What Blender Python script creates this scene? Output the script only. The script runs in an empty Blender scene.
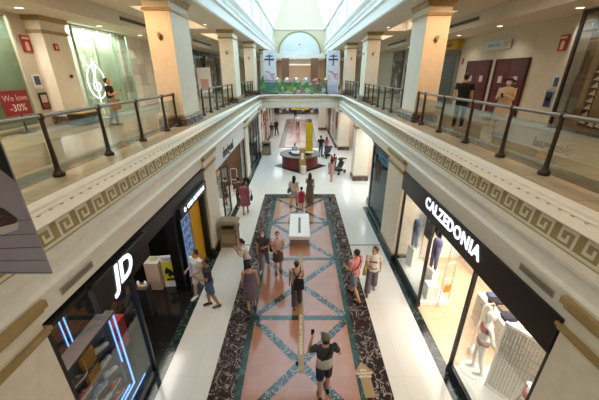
import bpy, bmesh, math, random
from mathutils import Vector, Matrix, Euler
random.seed(7)
SC = bpy.context.scene
COL = SC.collection
PI = math.pi
UF = 4.70          # upper gallery floor level

# ------------------------------------------------------------------ materials
def lin(h):
    h = h.lstrip('#')
    c = [int(h[i:i+2], 16)/255 for i in (0, 2, 4)]
    return tuple((x/12.92 if x <= .04045 else ((x+.055)/1.055)**2.4) for x in c) + (1.0,)

MATS = {}
def mat(name, hexc, rough=.5, metal=0.0, emit=None, estr=0.0, spec=.5, hex2=None, scale=6.0, detail=4.0, bump=0.0, trans=0.0, coat=0.0):
    if name in MATS: return MATS[name]
    m = bpy.data.materials.new(name); m.use_nodes = True
    nt = m.node_tree; b = nt.nodes['Principled BSDF']
    b.inputs['Base Color'].default_value = lin(hexc)
    b.inputs['Roughness'].default_value = rough
    b.inputs['Metallic'].default_value = metal
    b.inputs['Specular IOR Level'].default_value = spec
    b.inputs['Coat Weight'].default_value = coat
    if emit:
        b.inputs['Emission Color'].default_value = lin(emit)
        b.inputs['Emission Strength'].default_value = estr
    tc = nt.nodes.new('ShaderNodeTexCoord')
    no = nt.nodes.new('ShaderNodeTexNoise'); no.inputs['Scale'].default_value = scale; no.inputs['Detail'].default_value = detail
    nt.links.new(tc.outputs['Object'], no.inputs['Vector'])
    rp = nt.nodes.new('ShaderNodeValToRGB')
    a = lin(hexc); bb = lin(hex2) if hex2 else tuple(x*.93 for x in a[:3])+(1,)
    rp.color_ramp.elements[0].position = .35; rp.color_ramp.elements[1].position = .65
    rp.color_ramp.elements[0].color = bb; rp.color_ramp.elements[1].color = a
    nt.links.new(no.outputs['Fac'], rp.inputs['Fac']); nt.links.new(rp.outputs['Color'], b.inputs['Base Color'])
    if bump:
        bp = nt.nodes.new('ShaderNodeBump'); bp.inputs['Strength'].default_value = bump; bp.inputs['Distance'].default_value = .01
        nt.links.new(no.outputs['Fac'], bp.inputs['Height']); nt.links.new(bp.outputs['Normal'], b.inputs['Normal'])
    MATS[name] = m
    return m

def emis(name, hexc, s):
    if name in MATS: return MATS[name]
    m = bpy.data.materials.new(name); m.use_nodes = True
    nt = m.node_tree; nt.nodes.clear()
    o = nt.nodes.new('ShaderNodeOutputMaterial'); e = nt.nodes.new('ShaderNodeEmission')
    e.inputs['Color'].default_value = lin(hexc); e.inputs['Strength'].default_value = s
    nt.links.new(e.outputs[0], o.inputs['Surface'])
    MATS[name] = m
    return m

def glass(name, hexc='#ffffff', refl=.5, tint_hex=None):
    """thin pane: transparent with fresnel gloss"""
    if name in MATS: return MATS[name]
    m = bpy.data.materials.new(name); m.use_nodes = True
    nt = m.node_tree; nt.nodes.clear()
    o = nt.nodes.new('ShaderNodeOutputMaterial'); mx = nt.nodes.new('ShaderNodeMixShader')
    t = nt.nodes.new('ShaderNodeBsdfTransparent'); g = nt.nodes.new('ShaderNodeBsdfGlossy')
    t.inputs['Color'].default_value = lin(hexc); g.inputs['Roughness'].default_value = .02
    lw = nt.nodes.new('ShaderNodeLayerWeight'); lw.inputs['Blend'].default_value = .25
    mu = nt.nodes.new('ShaderNodeMath'); mu.operation = 'MULTIPLY'; mu.inputs[1].default_value = refl
    nt.links.new(lw.outputs['Fresnel'], mu.inputs[0]); nt.links.new(mu.outputs[0], mx.inputs[0])
    nt.links.new(t.outputs[0], mx.inputs[1]); nt.links.new(g.outputs[0], mx.inputs[2])
    nt.links.new(mx.outputs[0], o.inputs['Surface'])
    MATS[name] = m
    return m

def tiles(name, hexc, hex2, size, rough, mortar='#8a857c', msize=.006, spec=.5, noise=.35):
    """square stone tiles with faint joints"""
    if name in MATS: return MATS[name]
    m = bpy.data.materials.new(name); m.use_nodes = True
    nt = m.node_tree; b = nt.nodes['Principled BSDF']
    tc = nt.nodes.new('ShaderNodeTexCoord')
    br = nt.nodes.new('ShaderNodeTexBrick'); br.offset = 0; br.squash = 1
    br.inputs['Scale'].default_value = 1; br.inputs['Brick Width'].default_value = size; br.inputs['Row Height'].default_value = size
    br.inputs['Mortar Size'].default_value = msize; br.inputs['Color1'].default_value = lin(hexc); br.inputs['Color2'].default_value = lin(hex2)
    br.inputs['Mortar'].default_value = lin(mortar)
    nt.links.new(tc.outputs['Object'], br.inputs['Vector'])
    no = nt.nodes.new('ShaderNodeTexNoise'); no.inputs['Scale'].default_value = 2.5; no.inputs['Detail'].default_value = 6
    nt.links.new(tc.outputs['Object'], no.inputs['Vector'])
    mx = nt.nodes.new('ShaderNodeMix'); mx.data_type = 'RGBA'; mx.blend_type = 'MULTIPLY'; mx.inputs['Factor'].default_value = noise
    nt.links.new(br.outputs['Color'], mx.inputs['A']); nt.links.new(no.outputs['Color'], mx.inputs['B'])
    rp = nt.nodes.new('ShaderNodeValToRGB'); rp.color_ramp.elements[0].color = (.75, .75, .75, 1); rp.color_ramp.elements[1].color = (1.1, 1.1, 1.1, 1)
    nt.links.new(no.outputs['Fac'], rp.inputs['Fac']); nt.links.new(rp.outputs['Color'], mx.inputs['B'])
    nt.links.new(mx.outputs['Result'], b.inputs['Base Color'])
    b.inputs['Roughness'].default_value = rough; b.inputs['Specular IOR Level'].default_value = spec
    MATS[name] = m
    return m

def marble(name, base, vein, scale=2.2, rough=.12, width=.035):
    """dark stone cut by thin pale veins"""
    if name in MATS: return MATS[name]
    m = bpy.data.materials.new(name); m.use_nodes = True
    nt = m.node_tree; b = nt.nodes['Principled BSDF']
    tc = nt.nodes.new('ShaderNodeTexCoord')
    n1 = nt.nodes.new('ShaderNodeTexNoise'); n1.inputs['Scale'].default_value = scale; n1.inputs['Detail'].default_value = 5; n1.inputs['Distortion'].default_value = 1.2
    nt.links.new(tc.outputs['Object'], n1.inputs['Vector'])
    s = nt.nodes.new('ShaderNodeMath'); s.operation = 'SUBTRACT'; s.inputs[1].default_value = .5
    a = nt.nodes.new('ShaderNodeMath'); a.operation = 'ABSOLUTE'
    nt.links.new(n1.outputs['Fac'], s.inputs[0]); nt.links.new(s.outputs[0], a.inputs[0])
    rp = nt.nodes.new('ShaderNodeValToRGB')
    e = rp.color_ramp.elements; e[0].position = 0; e[0].color = lin(vein); e[1].position = width; e[1].color = lin(base)
    nt.links.new(a.outputs[0], rp.inputs['Fac'])
    n2 = nt.nodes.new('ShaderNodeTexNoise'); n2.inputs['Scale'].default_value = 1.3; n2.inputs['Detail'].default_value = 3
    nt.links.new(tc.outputs['Object'], n2.inputs['Vector'])
    r2 = nt.nodes.new('ShaderNodeValToRGB'); r2.color_ramp.elements[0].color = (.55, .55, .55, 1); r2.color_ramp.elements[1].color = (1.5, 1.45, 1.4, 1)
    nt.links.new(n2.outputs['Fac'], r2.inputs['Fac'])
    mx = nt.nodes.new('ShaderNodeMix'); mx.data_type = 'RGBA'; mx.blend_type = 'MULTIPLY'; mx.inputs['Factor'].default_value = 1
    nt.links.new(rp.outputs['Color'], mx.inputs['A']); nt.links.new(r2.outputs['Color'], mx.inputs['B'])
    nt.links.new(mx.outputs['Result'], b.inputs['Base Color'])
    b.inputs['Roughness'].default_value = rough
    MATS[name] = m
    return m

def speckle(name, cols, scale=9.0, rough=.6):
    """printed panel: cells of several colours"""
    if name in MATS: return MATS[name]
    m = bpy.data.materials.new(name); m.use_nodes = True
    nt = m.node_tree; b = nt.nodes['Principled BSDF']
    tc = nt.nodes.new('ShaderNodeTexCoord')
    v = nt.nodes.new('ShaderNodeTexVoronoi'); v.inputs['Scale'].default_value = scale
    nt.links.new(tc.outputs['Object'], v.inputs['Vector'])
    rp = nt.nodes.new('ShaderNodeValToRGB'); rp.color_ramp.interpolation = 'CONSTANT'
    el = rp.color_ramp.elements
    while len(el) < len(cols): el.new(.5)
    for i, c in enumerate(cols):
        el[i].position = .12 + .76*i/len(cols) if i else 0; el[i].color = lin(c)
    sp = nt.nodes.new('ShaderNodeSeparateColor'); nt.links.new(v.outputs['Color'], sp.inputs[0])
    nt.links.new(sp.outputs[0], rp.inputs['Fac']); nt.links.new(rp.outputs['Color'], b.inputs['Base Color'])
    b.inputs['Roughness'].default_value = rough
    MATS[name] = m
    return m

# ------------------------------------------------------------------ mesh builder
def ellipse(c, ax, ay, rx, ry, n=14):
    return [Vector(c) + ax*(rx*math.cos(2*PI*i/n)) + ay*(ry*math.sin(2*PI*i/n)) for i in range(n)]

class MB:
    def __init__(self): self.bm = bmesh.new()
    def box(self, x0, x1, y0, y1, z0, z1, M=None):
        vs = [self.bm.verts.new((M @ Vector(p)) if M else p) for p in
              [(x0,y0,z0),(x1,y0,z0),(x1,y1,z0),(x0,y1,z0),(x0,y0,z1),(x1,y0,z1),(x1,y1,z1),(x0,y1,z1)]]
        for f in [(3,2,1,0),(4,5,6,7),(0,1,5,4),(1,2,6,5),(2,3,7,6),(3,0,4,7)]: self.bm.faces.new([vs[i] for i in f])
        return self
    def cbox(self, c, s, M=None):
        return self.box(c[0]-s[0]/2, c[0]+s[0]/2, c[1]-s[1]/2, c[1]+s[1]/2, c[2]-s[2]/2, c[2]+s[2]/2, M)
    def rbox(self, x0, x1, y0, y1, z0, z1, r=.01, seg=2, M=None):
        t = bmesh.new(); o = MB.__new__(MB); o.bm = t; o.box(x0, x1, y0, y1, z0, z1)
        bmesh.ops.bevel(t, geom=t.edges[:], offset=r, segments=seg, affect='EDGES', profile=.5)
        self._merge(t, M); return self
    def _merge(self, t, M=None):
        mp = {}
        for v in t.verts: mp[v] = self.bm.verts.new((M @ v.co) if M else v.co)
        for f in t.faces:
            try: self.bm.faces.new([mp[v] for v in f.verts])
            except ValueError: pass
        t.free()
    def loft(self, rings, closed=False, cap=True):
        R = [[self.bm.verts.new(p) for p in r] for r in rings]
        n = len(R[0]); k = len(R)
        for i in range(k if closed else k-1):
            a = R[i]; b = R[(i+1) % k]
            for j in range(n): self.bm.faces.new([a[j], a[(j+1) % n], b[(j+1) % n], b[j]])
        if cap and not closed:
            self.bm.faces.new(R[0][::-1]); self.bm.faces.new(R[-1])
        return self
    def tube(self, pts, r, n=8, ref=None, flat=1.0):
        pts = [Vector(p) for p in pts]
        if not hasattr(r, '__len__'): r = [r]*len(pts)
        rings = []; prev = None
        for i, p in enumerate(pts):
            d = (pts[min(i+1, len(pts)-1)] - pts[max(i-1, 0)]).normalized()
            if prev is None:
                u = Vector(ref) if ref else (Vector((0,0,1)) if abs(d.z) < .9 else Vector((0,1,0)))
            else: u = prev
            a = d.cross(u)
            if a.length < 1e-5: a = d.cross(Vector((1,0,0)))
            a.normalize(); b = a.cross(d).normalized(); prev = b
            rings.append(ellipse(p, a, b, r[i], r[i]*flat, n))
        return self.loft(rings)
    def cyl(self, x, y, z0, z1, r0, r1=None, n=20):
        r1 = r0 if r1 is None else r1
        X, Y = Vector((1,0,0)), Vector((0,1,0))
        return self.loft([ellipse((x,y,z0), X, Y, r0, r0, n), ellipse((x,y,z1), X, Y, r1, r1, n)])
    def lathe(self, prof, c=(0,0,0), n=24):
        X, Y = Vector((1,0,0)), Vector((0,1,0)); c = Vector(c)
        return self.loft([ellipse(c+Vector((0,0,z)), X, Y, max(r, .0005), max(r, .0005), n) for r, z in prof])
    def ball(self, c, r, n=12, M=None):
        if not hasattr(r, '__len__'): r = (r, r, r)
        t = bmesh.new(); bmesh.ops.create_uvsphere(t, u_segments=n, v_segments=max(6, n*2//3), radius=1)
        T = Matrix.Translation(Vector(c)) @ Matrix.Diagonal((r[0], r[1], r[2], 1))
        self._merge(t, (M @ T) if M else T); return self
    def prism(self, poly, axis, a, b, M=None):
        """poly of 2D points swept along an axis: 'y' -> (x,z), 'x' -> (y,z), 'z' -> (x,y)"""
        f = {'y': lambda p, t: (p[0], t, p[1]), 'x': lambda p, t: (t, p[0], p[1]), 'z': lambda p, t: (p[0], p[1], t)}[axis]
        g = (lambda v: M @ Vector(v)) if M else (lambda v: v)
        return self.loft([[g(f(p, a)) for p in poly], [g(f(p, b)) for p in poly]])
    def build(self, name, m, parent=None, smooth=False, loc=None):
        bmesh.ops.recalc_face_normals(self.bm, faces=self.bm.faces[:])
        me = bpy.data.meshes.new(name); self.bm.to_mesh(me); self.bm.free()
        me.materials.append(m)
        if smooth:
            for p in me.polygons: p.use_smooth = True
        o = bpy.data.objects.new(name, me); COL.objects.link(o)
        if parent: o.parent = parent
        if loc: o.location = loc
        return o

def tag(o, label, cat, group=None, kind=None):
    o['label'] = label; o['category'] = cat
    if group: o['group'] = group
    if kind: o['kind'] = kind
    return o
def T(name, label, cat, loc=(0,0,0), rz=0.0, group=None, kind=None):
    o = bpy.data.objects.new(name, None); COL.objects.link(o); o.empty_display_size = .1
    o.location = loc; o.rotation_euler = (0, 0, rz)
    return tag(o, label, cat, group, kind)
def S(name, mb, m, smooth=False):
    o = mb.build(name, m, None, smooth); o['kind'] = 'structure'; return o
def dup(root, loc, rz=0.0, label=None, group=None):
    r = root.copy(); COL.objects.link(r); r.location = loc; r.rotation_euler = (0, 0, rz)
    if label: r['label'] = label
    if group: r['group'] = group
    for ch in list(root.children):
        c = ch.copy(); COL.objects.link(c); c.parent = r
        for g in list(ch.children):
            d = g.copy(); COL.objects.link(d); d.parent = c
    return r

def text_mesh(name, txt, m, size, parent=None, M=None, extrude=.01, offset=0.0, sx=1.0, align='CENTER', shear=0.0, space=1.0):
    """lettering in the local XY plane turned into a mesh, then placed with M"""
    cu = bpy.data.curves.new(name, 'FONT'); cu.body = txt; cu.size = size; cu.extrude = extrude
    cu.offset = offset; cu.align_x = align; cu.align_y = 'CENTER'; cu.shear = shear; cu.space_character = space; cu.resolution_u = 3
    o = bpy.data.objects.new(name, cu); COL.objects.link(o)
    dg = bpy.context.evaluated_depsgraph_get(); dg.update()
    me = bpy.data.meshes.new_from_object(o.evaluated_get(dg)); me.name = name
    bpy.data.objects.remove(o); bpy.data.curves.remove(cu)
    me.transform(Matrix.Diagonal((sx, 1, 1, 1)))
    if M: me.transform(M)
    me.materials.clear(); me.materials.append(m)
    r = bpy.data.objects.new(name, me); COL.objects.link(r)
    if parent: r.parent = parent
    return r
def face_frame(pos, right, up):
    """matrix whose local X runs along right, Y along up, Z out of the surface"""
    r = Vector(right).normalized(); u = Vector(up).normalized(); n = r.cross(u)
    return Matrix(((r.x,u.x,n.x,pos[0]),(r.y,u.y,n.y,pos[1]),(r.z,u.z,n.z,pos[2]),(0,0,0,1)))

# ------------------------------------------------------------------ palette
cream   = mat('cream_paint', '#efe6d2', .55, hex2='#e9dfc9')
creamw  = mat('pale_cream', '#f1ece0', .5)
white   = mat('white_paint', '#f2f1ec', .55)
tan     = mat('gold_paint', '#b09663', .4, hex2='#a48a58')
gold    = mat('gold_trim', '#a5864a', .35, .3)
fretbg  = mat('fret_tan', '#a8935f', .5)
fretln  = mat('fret_cream', '#e8dfcb', .5)
warmpil = mat('pillar_paint', '#efe5d0', .55)
wallL   = mat('beige_wall', '#cfc6b3', .6)
bronze  = mat('dark_bronze', '#4a4038', .4, .6)
steel   = mat('brushed_rail', '#8c8377', .3, .85)
black   = mat('black_panel', '#131214', .35)
blackm  = mat('black_matt', '#1a191b', .7)
dkmarb  = marble('dark_green_marble', '#1f2a27', '#5c6d66', 3.0, .12, .02)
brmarb  = marble('plinth_marble', '#4a3a36', '#8f7c70', 3.0, .25, .05)
bdmarb  = marble('border_marble', '#2b2224', '#b9aeac', 4.2, .1, .022)
grmarb  = marble('green_marble', '#2a4644', '#4a6c68', 2.0, .1, .02)
dgmarb  = marble('diagonal_marble', '#343c3e', '#a9b2b2', 5.0, .1, .028)
paneglass = glass('shop_glass', '#fafcfb', .3)
railglass = glass('rail_glass', '#f3f8f5', .55)
greenglass = glass('green_glass', '#eef6ef', .3)
skyglass = glass('roof_glass', '#f2f8fb', .3)
neon    = emis('neon_white', '#ffffff', 3.2)
signw   = emis('sign_white', '#f4fbff', 1.8)
blueled = emis('blue_led', '#6c9cff', 4.0)
warmlamp= emis('warm_lamp', '#ffdfae', 9.0)
coollamp= emis('cool_lamp', '#f4f7ff', 7.0)
chrome  = mat('chrome', '#c9c9c9', .15, 1.0)
redm    = mat('sign_red', '#b2241c', .5)
whitepl = mat('white_plastic', '#f3f3f0', .35)
# ================================================================== setting
def X(s, x): return x if s > 0 else -(x-.17)
def conv(y): return .026*(max(y, 0)-5)          # the upper galleries close in slightly with distance
def XU(s, x, y): return X(s, x) - s*conv(y)
SD = {1: 'right', -1: 'left'}; GN = {1: 'maroon-door', -1: 'neon-clef'}

# ---- ground floor
fl_white = tiles('floor_white', '#e0dad0', '#e4ded5', 1.2, .14, '#d2cabd', .004, .7, .12)
fl_pink  = tiles('floor_pink', '#ad7860', '#b58169', .3, .11, '#a57866', .003, .6, .5)
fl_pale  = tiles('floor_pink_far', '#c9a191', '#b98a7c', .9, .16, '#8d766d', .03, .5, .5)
fl_dark  = tiles('floor_black', '#1c1917', '#211d1a', .6, .12, '#0c0b0a', .008, .5, .5)
fl_shop  = tiles('floor_shop_tan', '#dcb893', '#e2c09d', .6, .25, '#b08d68', .006, .5, .5)
fl_gall  = tiles('floor_gallery_stone', '#cdb797', '#d6c2a4', .6, .12, '#a58f70', .006, .5, .6)
S('floor', MB().box(-3.33, 3.55, -3, 62, -.2, 0), fl_white)
b = MB()
for x0, x1 in ((-2.0,-1.42), (1.47,2.05)): b.box(x0, x1, .7, 16.1, 0, .003)
b.box(-1.42, 1.47, 15.6, 16.1, 0, .003)
S('floor_border', b, bdmarb)
S('floor_field', MB().box(-1.27, 1.32, .7, 15.45, 0, .003), fl_pink)
b = MB()
for x0, x1 in ((-1.42,-1.27), (1.32,1.47)): b.box(x0, x1, .7, 15.6, 0, .0032)
b.box(-1.27, 1.32, 15.45, 15.6, 0, .0032)
for y in (.7, 3.65, 6.6, 9.55, 12.5): b.box(-1.27, 1.32, y-.09, y+.09, 0, .005)
S('floor_line', b, grmarb)
b = MB()
def strip(b, p, q, w, z0, z1):
    p = Vector(p); q = Vector(q); d = (q-p).normalized(); n = Vector((-d.y, d.x))*w/2
    b.prism([tuple(p+n), tuple(p-n), tuple(q-n), tuple(q+n)], 'z', z0, z1)
for y in (.7, 3.65, 6.6, 9.55, 12.5):
    strip(b, (-1.25, y+.1), (1.30, y+2.85), .2, 0, .0042); strip(b, (1.30, y+.1), (-1.25, y+2.85), .2, 0, .0042)
S('floor_diagonal', b, dgmarb)
S('floor_joint', MB().box(-3.3, 3.5, 10.52, 10.58, 0, .0015), grmarb)
# the second carpet of stone beyond the kiosk
b = MB()
for x0, x1 in ((-1.95,-1.4), (1.25,1.78)): b.box(x0, x1, 27.6, 46, 0, .003)
b.box(-1.4, 1.25, 27.6, 27.9, 0, .003)
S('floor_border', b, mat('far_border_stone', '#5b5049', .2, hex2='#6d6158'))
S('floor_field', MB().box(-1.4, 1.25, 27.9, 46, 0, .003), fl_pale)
b = MB(); b.prism([(0.05,19.9),(2.05,21.8),(0.05,23.7),(-1.95,21.8)], 'z', 0, .004)
S('floor_diamond', b, bdmarb)
# dark stone kerbs along the shopfronts
for s in (1, -1):
    b = MB(); a0, a1 = sorted((X(s,3.30), X(s,3.55))); b.box(a0, a1, -1, 14.3 if s > 0 else 26, 0, .006)
    b.box(a0, a1, 27.5, 44, 0, .006)
    S('floor_kerb_'+SD[s], b, dkmarb)
S('floor_shops_right', MB().box(3.55, 9.2, -1, 9.7, -.2, 0), fl_shop)
S('floor_recess_right', MB().box(3.55, 9.2, 9.7, 62, -.2, 0), fl_white)
S('floor_shop_black', MB().box(-9.2, -3.33, -1, 9.85, -.2, 0), fl_dark)
S('floor_shops_left', MB().box(-9.2, -3.33, 9.85, 62, -.2, 0), fl_white)

# ---- gallery edge: fascia, fret band, cornice and ledge, one profile per side
PROF = [(3.56,3.5,0),(3.5,3.5,0),(3.5,3.80,0),(3.44,3.84,0),(3.44,3.90,0),(3.50,3.94,0),(3.54,4.12,0),(3.49,4.15,0),(3.49,4.20,0),
        (3.64,4.22,0),(3.68,4.575,0),(3.60,4.585,0),(3.60,4.605,0),(3.76,4.612,.4),(3.90,4.64,.8),(4.0,4.645,1),(4.02,4.68,1),(4.10,4.70,1),(4.2,4.70,1),(4.2,4.44,1),(4.7,4.44,1),(4.7,3.5,0)]
def ring(s, y): return [(X(s, x)-s*c*conv(y), y, z) for x, z, c in PROF]
for s in (1, -1):
    S('trim_'+('1' if s > 0 else '2'), MB().loft([ring(s, -3), ring(s, 28.2)]), creamw)
    # tan fret band with raised pale meander
    q = MB(); q.loft([[(X(s,3.642),y,4.235),(X(s,3.677),y,4.565),(X(s,3.70),y,4.565),(X(s,3.70),y,4.235)] if s > 0 else
                      [(X(s,3.642),y,4.235),(X(s,3.677),y,4.565),(X(s,3.70),y,4.565),(X(s,3.70),y,4.235)] for y in (-3, 27.4)])
    for v in q.bm.verts: v.co.x -= s*.004
    S('trim_'+('3' if s > 0 else '4'), q, fretbg)
    fr = MB(); Pt = .40; c = .30/7
    def seg(ya, za, yb, zb):
        y0, y1 = min(ya, yb)-.5, max(ya, yb)+.5; z0, z1 = min(za, zb)-.5, max(za, zb)+.5
        pts = []
        for (yy, zz) in ((y0,z0),(y1,z0),(y1,z1),(y0,z1)):
            z = 4.255 + zz*c; y = base + yy*c
            pts.append((y, z))
        f = lambda z: X(s, 3.642+.035*(z-4.235)/.33)
        fr.loft([[(f(z)-s*.010, y, z) for y, z in pts], [(f(z)+s*.004, y, z) for y, z in pts]])
    k = 0
    while -2.6 + k*Pt < 27.0:
        base = -2.6 + k*Pt
        if k % 1 == 0:
            seg(1,.5,1,6.2); seg(2,6.2,6.5,6.2); seg(6.5,5.2,6.5,2.4); seg(5.5,2.4,3.6,2.4); seg(3.6,3.4,3.6,4.2); seg(2,.5,9.3,.5) if k % 1 == 0 else None
        k += 1
    S('trim_'+('5' if s > 0 else '6'), fr, fretln)
    # bead course
    d = MB(); y = -2.8
    while y < 27.5:
        xx = X(s, 3.83)-s*.6*conv(y)
        d.cbox((xx, y, 4.632), (.03, .045, .02)); y += .22
    S('trim_'+('7' if s > 0 else '8'), d, mat('bead_shadow', '#cdc2ab', .6))  # small raised beads in one even beige
    # gallery floor
    f = MB(); xa = [XU(s,4.2,-3), XU(s,4.2,28.2)]; xo = s*9.1
    f.loft([[(xa[0],-3,4.45),(xa[0],-3,UF),(xo,-3,UF),(xo,-3,4.45)],[(xa[1],28.2,4.45),(xa[1],28.2,UF),(xo,28.2,UF),(xo,28.2,4.45)]])
    S('floor_gallery_'+SD[s], f, fl_gall)
    f = MB(); xa = [XU(s,4.85,-3), XU(s,4.85,28)]; w = .55
    f.loft([[(xa[0],-3,UF),(xa[0],-3,UF+.004),(xa[0]+s*w,-3,UF+.004),(xa[0]+s*w,-3,UF)],[(xa[1],28,UF),(xa[1],28,UF+.004),(xa[1]+s*w,28,UF+.004),(xa[1]+s*w,28,UF)]])
    S('floor_band_'+SD[s], f, mat('band_stone', '#8b8273', .12, hex2='#7a7266'))
    S('ceiling_shops_'+SD[s], MB().box(*sorted((X(s,3.62), s*9.1)), -3, 28.2, 3.42, 3.5), white)
# bridge across the far end and the deck behind it
P2 = [(28.1,3.6),(28.1,4.08),(28.02,4.12),(28.02,4.2),(28.12,4.24),(28.12,4.5),(28.0,4.56),(27.85,4.6),(27.85,4.68),(27.9,4.7),(29,4.7),(29,3.6)]
S('trim_9', MB().prism(P2, 'x', -3.75, 3.75), creamw)
S('trim_10', MB().box(-3.3, 3.4, 28.113, 28.13, 4.29, 4.46), mat('pale_tan', '#d9cdb0', .5))
S('floor_bridge', MB().box(-9.2, 9.2, 28.25, 62, 4.4, UF), fl_gall)
S('ceiling_bridge', MB().box(-9.2, 9.2, 28.2, 62, 3.5, 3.6), white)
for s in (1,-1):   # chamfered corners of the opening
    b = MB(); x0 = XU(s,4.1,27); b.prism([(x0,26.6),(x0-s*.9,27.95),(x0+s*.5,28.2),(x0+s*.6,26.6)], 'z', 4.58, 4.70)
    S('trim_'+('11' if s > 0 else '12'), b, creamw)

# ---- outer walls, gallery ceilings, roof
S('wall_left', MB().box(-9.3, -9.1, -3, 62, -.2, 9.3), wallL)
S('wall_right', MB().box(9.1, 9.3, -3, 62, -.2, 9.3), wallL)
S('wall_back', MB().box(-9.3, 9.3, -3.2, -3, -.2, 14), wallL)
S('wall_far', MB().box(-9.3, 9.3, 62, 62.2, -.2, 9.3), wallL)
ceilm = mat('ceiling_paint', '#d6cfc2', .7)
LP = [(11.05, 12.8), (19.7, 21.2), (27.0, 28.4), (36.0, 37.5)]
RP = [(12.0, 13.5), (20.8, 22.3), (28.2, 29.7), (37.0, 38.5)]
for s in (1, -1):
    L = MB()
    def cb(xa, xb, y0, y1, z0, z1):
        L.box(*sorted((s*xa, s*xb)), y0, y1, z0, z1)
    cb(3.65, 5.15, -3, 62, 8.75, 8.95); cb(6.35, 7.25, -3, 62, 8.75, 8.95)
    yy = [-3] + sum([[a-.4, a+2.0] for a, _ in (RP if s > 0 else LP)], []) + [62]
    for i in range(0, len(yy)-1, 1):
        if i % 2: cb(5.15, 6.35, yy[i], yy[i+1], 8.75, 8.95)
    for i in range(0, len(yy)-1, 2): cb(5.0, 6.5, yy[i]-.1, yy[i+1]+.1, 9.2, 9.25)
    cb(7.25, 7.35, -3, 62, 8.22, 8.95); cb(7.35, 9.15, -3, 62, 8.22, 8.4)
    S('ceiling_gallery_'+SD[s], L, ceilm)
    # wall of the light coffers
    w = MB()
    for i in range(0, len(yy)-1, 2):
        a, c = yy[i], yy[i+1]
        for xa, xb, y0, y1 in ((5.08,5.14,a,c), (6.36,6.42,a,c), (5.08,6.42,a-.06,a), (5.08,6.42,c,c+.06)): w.box(*sorted((s*xa, s*xb)), y0, y1, 8.95, 9.2)
    S('trim_'+('13' if s > 0 else '14'), w, ceilm)
    # slot diffuser in the step of the ceiling
    for i, (a, c) in enumerate(((6.0, 9.0), (14, 19), (23, 27.5))):
        t = T('air_slot', f'long dark linear air slot in the {GN[s]} gallery ceiling, {["nearest the camera","middle one of its row","farthest of its row"][i]}', 'air vent', (s*7.24, (a+c)/2, 8.5), 0, 'ceiling air slots')
        MB().cbox((0,0,0), (.02, c-a, .12)).build('slot', mat('slot_dark', '#4c4842', .7), t)
        q = MB(); q.cbox((0,0,.07), (.04, c-a+.04, .03)); q.cbox((0,0,-.07), (.04, c-a+.04, .03)); q.build('frame', mat('slot_frame', '#a79f92', .5), t)
    # entablature over the pillars, carrying the clerestory
    E_ = [(3.65,8.752),(3.6,8.8),(3.6,9.22),(3.5,9.27),(3.5,9.36),(3.56,9.42),(3.56,9.72),(3.46,9.80),(3.38,9.92),(3.38,10.05),(3.5,10.1),(3.5,10.2),(3.62,10.22),(4.2,10.22),(4.2,8.96),(3.65,8.96)]
    S('trim_'+('15' if s > 0 else '16'), MB().prism([(s*x, z) for x, z in E_], 'y', -3, 48), white)
    d = MB(); y = -2
    while y < 47: d.box(*sorted((s*3.44, s*3.58)), y, y+.14, 9.5, 9.66); y += .34
    S('trim_'+('17' if s > 0 else '18'), d, white)
    S('wall_clerestory_'+SD[s], MB().box(*sorted((s*3.65, s*3.85)), -3, 48, 10.2, 12.05), white)
    g = MB(); y = 2.0
    rib = []
    while y < 46:
        pts = []
        W = 6.2
        for k in range(25):      # shallow arch drawn on each clerestory bay
            a = PI*k/24; sg = lambda v: math.copysign(abs(v)**.55, v); pts.append((s*3.64, y+W/2-(W/2-.25)*sg(math.cos(a)), 10.25+1.65*sg(math.sin(a))))
        g.tube(pts, .022, 6); y += W
    S('trim_'+('19' if s > 0 else '20'), g, mat('grey_line', '#a9a69c', .6))
    S('trim_'+('21' if s > 0 else '22'), MB().box(*sorted((s*3.5, s*3.9)), -3, 48, 12.0, 12.14), creamw)
    # sloped glazing with rafters
    gl = MB(); gl.loft([[(s*3.75,y,12.14),(s*2.1,y,16.0),(s*2.08,y,15.99),(s*3.73,y,12.13)] for y in (-3, 48)]); S('window_'+('1' if s > 0 else '2'), gl, skyglass)
    r = MB(); y = -2.8
    while y < 47.9:
        r.loft([[(s*3.78,y,12.1),(s*3.78,y+.12,12.1),(s*3.62,y+.12,12.06),(s*3.62,y,12.06)],[(s*2.13,y,16.0),(s*2.13,y+.12,16.0),(s*1.98,y+.12,15.92),(s*1.98,y,15.92)]]); y += 1.03
    for k in (.33, .66): r.box(*sorted((s*(3.72-1.6*k)-.04, s*(3.72-1.6*k)+.04)), -3, 48, 12.1+3.9*k-.05, 12.1+3.9*k+.05)
    S('trim_'+('23' if s > 0 else '24'), r, white)
S('window_3', MB().box(-2.15, 2.15, -3, 48, 16.0, 16.02), skyglass)
r = MB(); y = -2.8
while y < 47.9: r.box(-2.1, 2.1, y, y+.12, 15.86, 15.98); y += 1.03
r.box(-.06, .06, -3, 48, 15.86, 15.98); S('trim_25', r, white)
S('ceiling_crossing', MB().box(-3.7, 3.7, -3, 12.5, 12.2, 12.4), white)
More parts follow.
